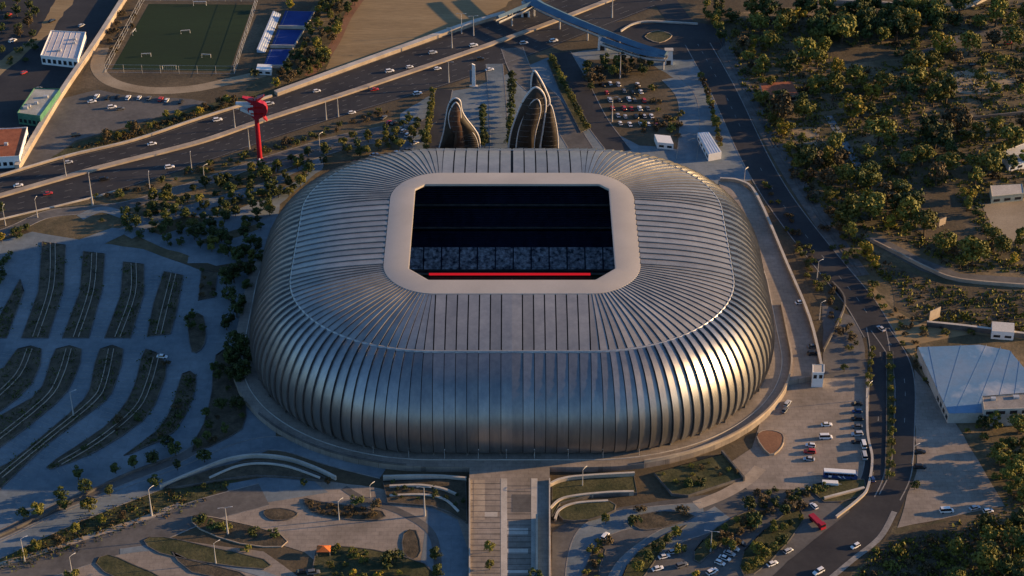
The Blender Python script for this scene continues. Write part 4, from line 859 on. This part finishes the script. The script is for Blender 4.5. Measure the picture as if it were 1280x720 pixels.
# red lorry beside the avenue
p = G(1021, 655); lo = root('lorry', (p.x, p.y, .1), 'red lorry parked at the kerb of the avenue junction', 'lorry', None, R(-62))
b = MB(); b.box(-4, 2.2, -1.15, 1.15, .9, 2.0); b.build('load_bed', m_red, lo)
b = MB(); b.hexa([(2.4,-1.15,.5),(4.3,-1.15,.5),(4.3,1.15,.5),(2.4,1.15,.5)], [(2.4,-1.1,2.7),(3.9,-1.1,2.7),(3.9,1.1,2.7),(2.4,1.1,2.7)]); cb = b.build('cab', m_red, lo)
b = MB(); b.hexa([(3.95,-1.0,1.6),(4.2,-1.0,1.6),(4.2,1.0,1.6),(3.95,1.0,1.6)], [(3.8,-1.0,2.5),(3.99,-1.0,2.5),(3.99,1.0,2.5),(3.8,1.0,2.5)]); b.build('windscreen', m_cglass, cb)
for x in (-2.8, -1.6, 3.2):
    for y in (-1, 1): b = MB(); b.tube([(x, y - .15, .48), (x, y + .15, .48)], .48, 10); b.build('wheel', m_tyre, lo)

# ------------------------------------------------------------------ lamp posts
def lamp_meshes():
    out = {}
    def k(n, b): o = b.build(n, m_galv); out[n] = o.data; bpy.data.objects.remove(o)
    b = MB(); b.tube([(0,0,0),(0,0,.4),(0,0,1)], [.035,.02,.011], 8); k('pole', b)
    b = MB(); b.tube([(0,0,0),(.9,0,.25),(2.0,0,.35)], .07, 6); k('arm', b)
    b = MB(); b.hexa([(0,-.16,-.1),(.9,-.2,-.1),(.9,.2,-.1),(0,.16,-.1)], [(0,-.1,.06),(.85,-.14,.03),(.85,.14,.03),(0,.1,.06)]); k('lamp_head', b)
    return out
LM = lamp_meshes()
def lamp(px, py, h, label, group=None, arms=(0,), z=0.0):
    p = G(px, py, z); r = root('street_lamp', (p.x, p.y, z), label, 'street lamp', group, random.uniform(-.2, .2))
    o = link('pole', LM['pole'], r); o.scale = (h * .9, h * .9, h)
    for a in arms:
        o = link('arm', LM['arm'], r); o.location = (0, 0, h - .1); o.rotation_euler = (0, 0, a)
        q = link('lamp_head', mm(LM['lamp_head'], m_lamp) if False else LM['lamp_head'], o); q.location = (1.9, 0, .33)
    return r
for px, py in [(7,282),(47,272),(83,222),(116,256),(188,240),(240,215)]: lamp(px, py, 10 if px != 116 else 16, 'grey street lamp beside the western stretch of the highway', 'highway lamps west', (1.6,))
for px, py in [(294,162),(312,186),(408,150),(423,146),(561,103),(565,60),(592,45),(577,42)]: lamp(px, py, 12, 'tall grey street lamp beside the highway behind the stadium', 'highway lamps', (0, 3.14))
for px, py, h, lb in [(190,645,13,'street lamp rising from the verge between perimeter road and road'),(285,668,13,'tall lamp with twin heads in the bed of round bushes'),(270,705,10,'street lamp on the narrow dry grass bed'),(31,702,11,'street lamp on the verge at the south west corner'),(91,722,10,'street lamp beside the wedge of dry grass'),(424,650,9,'street lamp in the rocky shrub bed'),(463,622,6,'short lamp beside the round bush'),(531,645,14,'tall lamp in front of the terraced corner'),
                     (728,610,9,'lamp post on the curved walls east of the bridge'),(888,690,10,'street lamp in the bed of tall bushes'),(92,520,12,'street lamp on an island of the west car park'),(826,0,16,'tall lamp by the top of the highway'),(765,22,16,'tall lamp on the bright highway verge'),(775,98,14,'tall lamp at the head of the gravel car park'),(765,152,14,'tall lamp in the gravel car park'),(256,230,10,'lamp post on the path below the highway'),(400,190,10,'lamp post on the service road behind the stadium'),(519,192,9,'lamp post close behind the stadium roof'),(1021,350,10,'lamp post on the yard below the east terrace'),(1024,400,9,'lamp post outside the terrace parapet'),(1084,500,8,'lamp post at the avenue wall'),(1140,580,9,'lamp post on the east pavement of the avenue'),(930,230,8,'lamp post at the head of the east terrace')]:
    lamp(px, py, h, lb, None, (0, 3.14) if 'tall' in lb else (.8,))
for i, k in enumerate((66, 69, 72, 75, 77.5, 80, 83, 86, 89)):
    q = pt(k, RR[0] + 19.5, RR[1] + 19.5, POD); r = root('bollard_lamp', q, 'short lamp post on the podium under the front of the stadium', 'lamp', 'podium lamps')
    b = MB(); b.tube([(0,0,0),(0,0,.3),(0,0,4.2)], [.16,.09,.07], 6); b.build('pole', m_galv, r); b = MB(); b.tube([(0,0,4.2),(0,0,4.3),(0,0,4.6)], [.1,.4,.3], 8); b.build('lamp_head', m_lamp, r)

# ------------------------------------------------------------------ red tower sign
p = G(325, 199); t = root('tower_sign', (p.x, p.y, 0), 'tall red tower sign with blades and a round head beside the highway', 'tower sign')
b = MB(); b.tube([(0,0,0),(0,0,1),(0,0,24)], [1.7,1.25,1.1], 14); b.build('mast', m_red, t)
b = MB(); b.tube([(0,-1.5,0),(0,-1.5,.8),(0,-1.5,1.2)], [.5,.5,.3], 8); b.build('base_lamp', m_white, t)
b = MB(); b.loft([[(.9 + 4.6 * (math.cos(a) * .96 + .08 * math.cos(3 * a)), y, 28.2 + 5.2 * (math.sin(a) + .1 * math.sin(4 * a))) for a in [6.2832 * i / 18 for i in range(18)]] for y in (-1.6, -1.1, 1.1, 1.6)], True, True, True); hd = b.build('round_head', m_red, t)
for (x0, z0, x1, z1, th) in ((-1,30.2,-9.5,31.4,.9),(-1,32.6,-6.0,34.6,1.0),(-1,26.6,-7.5,28.2,1.5),(1,33.5,4.5,35.6,.8),(3.5,24.5,5.2,22.0,.9)):
    b = MB(); b.hexa([(x0,-1.9,z0-th),(x1,-1.0,z1-th*.35),(x1,1.0,z1-th*.35),(x0,1.9,z0-th)], [(x0,-1.9,z0+th),(x1,-1.0,z1+th*.35),(x1,1.0,z1+th*.35),(x0,1.9,z0+th)]); b.build('blade', m_rim if x1 < -6 else m_red, t)
for z in (26.5, 29.8): b = MB(); b.box(-2.4, 3.6, -1.95, -1.62, z - .35, z + .35); b.build('band', m_taill, hd)
# white pylon
p = G(592, 108); t = root('pylon_sign', (p.x, p.y, 0), 'slim white pylon sign beside the highway behind the stadium', 'sign')
b = MB(); b.hexa([(-.9,-.5,0),(1.1,-.5,0),(1.1,.5,0),(-.9,.5,0)], [(-.7,-.4,13.4),(.9,-.4,12.6),(.9,.4,12.6),(-.7,.4,13.4)]); b.build('slab', m_white, t)
b = MB(); b.box(-1.9, -.95, -.3, .3, 2.5, 9.5); b.build('side_panel', m_blue, t); b = MB(); b.box(-2.2, 2.2, -1, 1, 0, .4); b.build('plinth', m_conc, t)
# ------------------------------------------------------------------ leaf shaped gates
def gate(px0, label, leaves):
    p = G(px0, 187); r = root('leaf_gate', (p.x, p.y, 0), label, 'gate sculpture'); K = 2.46
    for (pts, depth, yo, m, nm, rim) in leaves:
        P = smooth([((x - px0) / K, 0, max(0, (187 - y) / (K * .829))) for x, y in pts], 5)
        cx = sum(q.x for q in P) / len(P); cz = sum(q.z for q in P) / len(P)
        n = len(P); b = MB(); lp = []
        for f, dy in ((1.0, 0), (.8, -depth * .16), (.45, -depth * .3), (.12, -depth * .34)): lp.append([(cx + (q.x - cx) * f, yo + dy, (cz + (q.z - cz) * f) if q.z > .3 else q.z) for q in P])
        b.loft(lp, True, False, True); lf = b.build(nm, m, r, True)
        if rim: b = MB(); b.tube([(q.x, yo, q.z) for q in P], rim, 7); b.build('rim', m_rim, lf, True)
        zt = max(q.z for q in P)
        for i in range(1, 9):                # cladding seams across the shell
            z = zt * i / 9.5; xs = []
            for q, u in zip(P, P[1:]):
                if (q.z - z) * (u.z - z) <= 0 and abs(u.z - q.z) > 1e-6: xs.append(q.x + (u.x - q.x) * (z - q.z) / (u.z - q.z))
            if len(xs) >= 2:
                x0_, x1_ = min(xs), max(xs); b = MB(); b.tube([(x0_ + (x1_ - x0_) * t, yo - depth * .34 * math.sin(math.pi * t) ** .7 - .05, z + .35 * math.sin(math.pi * t)) for t in (0, .15, .3, .5, .7, .85, 1)], .13, 5); b.build('cladding_seam', m_dconc, lf)
gate(573, 'brown teardrop shaped gate with pale rims behind the stadium', [
    ([(549,187),(555,168),(559,148),(562,136),(566,130),(571,128),(576,131),(578,142),(583,151),(592,162),(598,172),(600,187)], 7, .0, m_bronze, 'outer_leaf', .42),
    ([(566,187),(570,175),(564,160),(562,148),(565,138),(571,131),(576,138),(577,150),(581,163),(583,187)], 4.5, -1.6, m_rust, 'inner_leaf', .35),
    ([(583,187),(581,174),(585,164),(591,166),(596,175),(598,187)], 3, -1.2, m_bronze, 'side_leaf', .25)])
gate(668, 'tall curved leaf gate of dark overlapping shells with a pointed spire', [
    ([(662,187),(666,150),(664,122),(664,108),(667,99),(673,106),(681,120),(686,134),(682,150),(676,187)], 5, 1.5, m_glassd, 'spire_leaf', .5),
    ([(636,187),(639,168),(645,150),(652,134),(660,122),(668,115),(676,119),(681,130),(680,150),(674,187)], 7, -.6, m_bronze, 'main_leaf', .5),
    ([(645,187),(648,165),(655,145),(664,130),(672,127),(675,140),(669,165),(667,187)], 5, -2.4, m_bronze, 'inner_leaf', .35),
    ([(676,187),(678,160),(681,142),(687,136),(692,150),(696,170),(697,187)], 6, .6, m_bronze, 'side_leaf', .35)])
# ------------------------------------------------------------------ blue footbridge
def bpath(px, z): return smooth(GP(px, z), 6)
fb = root('footbridge', (0, 0, 0), 'blue steel footbridge with a folded canopy crossing the highway', 'footbridge')
def canopy(path, w0, w1, z, name):
    P = bpath(path, z); n = len(P); loops = []
    L1, R1 = offs(P, 1.0)
    for i, (l, q) in enumerate(zip(L1, R1)):
        c = (l + q) / 2; d = (l - q); w_ = w0 + (w1 - w0) * i / (n - 1)
        loops.append([(c + d * w_ / 2)[:2] + (z,), (c + d * w_ * .1)[:2] + (z + 1.3,), (c - d * w_ / 2)[:2] + (z - .3,), (c + d * w_ * .05)[:2] + (z - .5,)])
    b = MB(); b.loft(loops, True, True, True); return b.build(name, m_blue, fb)
B1 = [(640,-22),(668,2),(692,14),(722,27),(760,42),(800,57),(833,67)]; B2 = [(752,49),(778,58),(805,66),(832,69)]; B3 = [(668,2),(640,14),(622,22)]
canopy(B1, 8.5, 4.5, 9.5, 'canopy'); canopy(B2, 3, 5, 8.5, 'branch_canopy'); canopy(B3, 5, 3, 8.8, 'branch_canopy')
for path, w_ in ((B1, 3.6), (B2, 2.6), (B3, 2.6)):
    P = bpath(path, 9); b = MB(); b.wall(P, w_, 5.6, 6.1); dk = b.build('deck', m_dconc, fb)
    L1, R1 = offs(P, w_); 
    for sd in (L1, R1): b = MB(); b.wall(sd, .12, 6.1, 7.2); b.build('railing', m_galv, dk)
for px, py in [(668,2),(700,18),(735,32),(775,48),(815,62),(830,68),(790,61),(640,14)]:
    q = G(px, py, 9); b = MB(); b.tube([(q.x, q.y, 0), (q.x, q.y, 9.2)], .45, 8); b.build('column', m_galv, fb)
for px, py, lb in ((753,49,'white stair tower under the middle of the blue footbridge'), (836,67,'white stair tower at the east end of the blue footbridge'), (657,8,'white stair tower at the field end of the blue footbridge')):
    q = G(px, py, 6); s = root('stair_tower', (q.x, q.y, 0), lb, 'stair tower'); b = MB(); b.hexa([(-2.4,-1.6,0),(2.4,-1.6,0),(2.4,1.6,0),(-2.4,1.6,0)], [(-1.9,-1.3,8.2),(1.9,-1.3,8.2),(1.9,1.3,8.2),(-1.9,1.3,8.2)]); b.build('shaft', m_white, s)
    b = MB(); b.box(-1.2, 1.2, -1.72, -1.5, .1, 2.6); b.build('doorway', m_glassd, s); b = MB(); b.box(-2.3, 2.3, -1.7, 1.7, 8.2, 8.6); b.build('roof', m_conc, s)
# ------------------------------------------------------------------ buildings
def building(px, h, label, mw, mr, name='building', parapet=.6, wins=(), win_m=None, skylights=0, seams=0):
    base = [Vector(G(x, y, h)) for x, y in px]; base = [Vector((p.x, p.y, 0)) for p in base]; n = len(base)
    c = sum(base, Vector()) / n; r = root(name, c, label, 'building'); B = [p - c for p in base]
    b = MB(); b.prism(B, 0, h - .05); wl = b.build('wall', mw, r)
    b = MB(); b.prism([p * .995 for p in B], h - .05, h + .12); rf = b.build('roof', mr, r)
    if parapet: b = MB(); b.wall(B + [B[0], B[1]], .4, h, h + parapet); b.build('parapet', mw, r)
    for e, cnt, z0, z1 in wins:
        a, q = B[e], B[(e + 1) % n]; d = (q - a).normalized(); nn = Vector((d.y, -d.x, 0)); nn = nn if nn.dot((a + q) / 2) > 0 else -nn; ln = (q - a).length
        for i in range(cnt):
            m0 = a + d * ln * (i + .2) / cnt; m1 = a + d * ln * (i + .8) / cnt; b = MB()
            b.hexa([(m0 - nn * .1)[:2] + (z0,), (m1 - nn * .1)[:2] + (z0,), (m1 + nn * .06)[:2] + (z0,), (m0 + nn * .06)[:2] + (z0,)], [(m0 - nn * .1)[:2] + (z1,), (m1 - nn * .1)[:2] + (z1,), (m1 + nn * .06)[:2] + (z1,), (m0 + nn * .06)[:2] + (z1,)]); b.build('window', win_m or m_glassd, r)
    rnd = random.Random(n + int(h * 10))
    for i in range(skylights):
        u, v = rnd.uniform(.2, .8), rnd.uniform(.2, .8); q = B[0].lerp(B[1], u).lerp(B[3].lerp(B[2], u), v); b = MB(); s = rnd.uniform(.6, 1.3)
        b.box(q.x - s, q.x + s, q.y - s * .7, q.y + s * .7, h + .1, h + rnd.uniform(.8, 1.5)); b.build('roof_unit', m_galv, rf)
    for i in range(seams):
        u = (i + .5) / seams; q0 = B[0].lerp(B[1], u); q1 = B[3].lerp(B[2], u); b = MB(); b.wall([q0 * .99, q1 * .99], .18, h + .1, h + .26); b.build('seam', mr, rf)
    return r
building([(64,39),(107,41),(97,75),(51,70)], 5, 'white flat roofed hall beside the boundary wall', m_white, mat('pale_grey_roof', (.42,.40,.42), (.55,.53,.54), .1), wins=((2,7,1.2,3.6),(3,4,1.2,3.4)), skylights=3, seams=6)
building([(43,111),(75,112),(50,146),(22,142)], 6, 'flat roofed building with a green wall beside the boundary wall', m_green, mat('grey_green_roof', (.26,.27,.24), (.42,.42,.38), .15), wins=((2,5,1.2,3.2),), skylights=4)
building([(-8,162),(34,160),(24,196),(-14,198)], 6, 'white walled building with a dark red roof beside the highway', m_white, m_tile, wins=((2,5,1.4,3.4),(1,3,1.4,3.4)), skylights=2)
building([(1147,434),(1225,431),(1262,438),(1282,462),(1282,515),(1186,517),(1172,488)], 5, 'large warehouse with a pale blue sheet metal roof', m_conc, m_blueroof, name='warehouse', parapet=0, wins=((5,4,1.0,3.0),))
wh = bpy.data.objects['warehouse']; wr = [c for c in wh.children if c.name.startswith('roof')][0]
tp = GP([(1147,434),(1225,431),(1262,438),(1281,461)], 5); bt_ = GP([(1172,488),(1186,517),(1240,516),(1281,515)], 5)
tp = between(tp, tp, 26); bt_ = between(bt_, bt_, 26)
for i in range(2, 26, 4):
    b = MB(); b.wall([tp[i][0] - wh.location, bt_[i][0] - wh.location], .16, 5.1, 5.2); b.build('seam', m_blueroof, wr)
building([(1228,497),(1290,492),(1290,511),(1230,513)], 8.2, 'small pale office block rising through the blue warehouse roof', m_conc, mat('office_roof', (.20,.19,.18), (.3,.28,.26), .2), wins=((2,4,6.0,7.6),), skylights=2)
building([(950,104),(990,102),(998,118),(955,122)], 4, 'house with a red tiled roof among the trees by the railway', m_sandc, m_tile, name='house', parapet=0, wins=((2,3,1.0,2.6),))
building([(1238,232),(1278,230),(1280,242),(1240,246)], 4, 'small cream house with a pale roof in the woodland', mat('cream_wall', (.5,.44,.3), None), mat('cream_roof', (.42,.38,.33), (.5,.46,.4), .2), name='house', parapet=.3, wins=((2,3,1.0,2.4),))
building([(1252,190),(1290,176),(1290,200),(1262,206)], 4, 'white house at the edge of the woodland above the dry meadow', m_white, mat('white_roof', (.5,.5,.5), (.62,.62,.6), .2), name='house', parapet=.3, wins=((2,3,1.0,2.4),))
building([(1240,402),(1268,404),(1268,416),(1240,414)], 4, 'small white shed behind the warehouse compound wall', m_white, mat('shed_roof', (.5,.48,.45), None), name='shed', parapet=0, wins=((2,2,1.0,2.2),))
building([(1016,456),(1030,456),(1030,466),(1016,466)], 7.5, 'white gatehouse at the end of the east terrace', m_white, m_conc, name='gatehouse', parapet=.3, wins=((2,2,4.6,6.4),))
building([(872,166),(886,165),(902,190),(886,193)], 4, 'long white shed beside the park road', m_white, mat('bluish_white_roof', (.55,.58,.62), (.66,.68,.7), .2), name='shed', parapet=0, wins=((3,4,1.0,2.4),), seams=5)
building([(818,168),(838,170),(842,180),(822,178)], 3.5, 'small white kiosk at the foot of the gravel car park', m_white, m_white, name='kiosk', parapet=0, wins=((2,2,1.0,2.2),))
# billboard in the bank
for px, py, lb, s in ((1167, 402, 'pale square billboard on the bank above the warehouse', 3.2), (1177, 284, 'small pale billboard leaning in the woodland clearing', 2.2)):
    q = G(px, py); bb = root('billboard', q, lb, 'billboard', None, R(35)); b = MB(); b.box(-s, s, -.15, .15, 1.2, 1.2 + s * 1.7); b.build('panel', m_sandc, bb)
    for x in (-s * .6, s * .6): b = MB(); b.tube([(x, .3, 0), (x, .3, 1.2 + s)], .15, 6); b.build('post', m_galv, bb)
# orange awning
q = G(405, 692); aw = root('awning', q, 'small orange awning on posts at the edge of the south plaza bed', 'awning'); b = MB(); b.hexa([(-2.6,-1.9,2.4),(2.6,-1.9,2.4),(2.6,1.9,2.4),(-2.6,1.9,2.4)], [(-.3,-.2,3.6),(.3,-.2,3.6),(.3,.2,3.6),(-.3,.2,3.6)]); b.build('canopy', mat('orange_fabric', (.55,.13,.03), (.65,.18,.05), .4), aw)
for x in (-2.4, 2.4):
    for y in (-1.7, 1.7): b = MB(); b.tube([(x, y, 0), (x, y, 2.5)], .07, 6); b.build('post', m_galv, aw)
# ------------------------------------------------------------------ football pitch furniture and courts
def goal(px, py, w_, h, rz, label, group=None):
    q = G(px, py); g = root('goal', (q.x, q.y, .07), label, 'goal', group, rz); b = MB(); r_ = max(.12, w_ * .018)
    b.tube([(-w_/2,0,0),(-w_/2,0,h),(w_/2,0,h),(w_/2,0,0)], r_, 6); b.build('frame', m_white, g)
    b = MB()
    for i in range(7): x = -w_/2 + w_ * i / 6; b.tube([(x,0,h),(x,h*.5,h*.9),(x,h*.9,0)], .035, 4)
    for z in (.3, .6, .9): b.tube([(-w_/2,h*.9*(1-z*.45),h*z*.9),(w_/2,h*.9*(1-z*.45),h*z*.9)], .035, 4)
    b.build('net', m_line, g)
goal(212, 87, 7.3, 2.44, math.pi, 'full size white goal at the near end of the football pitch'); goal(250, 7, 7.3, 2.44, 0, 'full size white goal at the far end of the football pitch')
for px, py, rz, lb in ((232,42,.2,'small training goal in the middle of the football pitch'),(183,71,.1,'small training goal on the left half of the football pitch'),(258,72,-.1,'small training goal on the right half of the football pitch'),(168,42,1.4,'small training goal beside the touchline of the football pitch')): goal(px, py, 5, 2, rz, lb)
fc = root('mesh_fence', (0, 0, 0), 'tall mesh fence on posts round the football pitch', 'fence')
Q = GP([(180,1),(322,2),(293,93),(132,91)])
for i in range(4):
    a, c = Q[i], Q[(i + 1) % 4]; n = int((c - a).length / 9)
    for k in range(n): p = a.lerp(c, k / n); b = MB(); b.tube([(p.x, p.y, 0), (p.x, p.y, 5)], .1, 5); b.build('post', m_galv, fc)
    for z in (.4, 2.6, 4.9): b = MB(); b.tube([(a.x, a.y, z), (c.x, c.y, z)], .06, 4); b.build('rail', m_galv, fc)
C0, C1, C2, C3 = GP([(357,13),(395,14),(352,86),(328,86)])
for i, lb in enumerate(('blue sports court at the head of the row beside the tree belt', 'blue sports court in the middle of the row beside the tree belt', 'blue sports court at the foot of the row nearest the highway')):
    t0, t1 = i / 3 + .01, (i + 1) / 3 - .01; A = C0.lerp(C3, t0); B_ = C1.lerp(C2, t0); D = C0.lerp(C3, t1); E_ = C1.lerp(C2, t1)
    cr = root('sports_court', (0, 0, 0), lb, 'court'); b = MB(); b.prism([A, B_, E_, D], 0, .12); b.build('surface', m_court, cr)
    b = MB(); b.wall([A.lerp(B_, .08), B_.lerp(A, .08), E_.lerp(D, .08), D.lerp(E_, .08), A.lerp(B_, .08)], .25, .12, .13); b.build('line_marking', m_line, cr)
    b = MB(); b.wall([D, E_], .5, .1, 2.0); b.build('end_wall', m_conc, cr)
    b = MB(); b.wall([B_, E_], .3, .1, 1.2); b.build('side_wall', m_conc, cr)
st = root('spectator_stand', (0, 0, 0), 'stepped pale blue spectator stand along the blue courts', 'stand'); S0, S1 = G(350, 18), G(330, 66); d = (S1 - S0).normalized(); nn = Vector((-d.y, d.x, 0)); nn = nn if nn.x < 0 else -nn
for i in range(4): b = MB(); b.wall([S0 + nn * i * 1.1, S1 + nn * i * 1.1], 1.1, 0, .5 + i * .5); b.build('step', mat('stand_paint%d' % i, (.34,.42,.55), (.5,.55,.62), .3), st)
building([(322,80),(340,81),(339,88),(320,87)], 3, 'small white changing hut at the foot of the blue courts', m_white, m_white, name='hut', parapet=0, wins=((2,2,.8,2.0),))
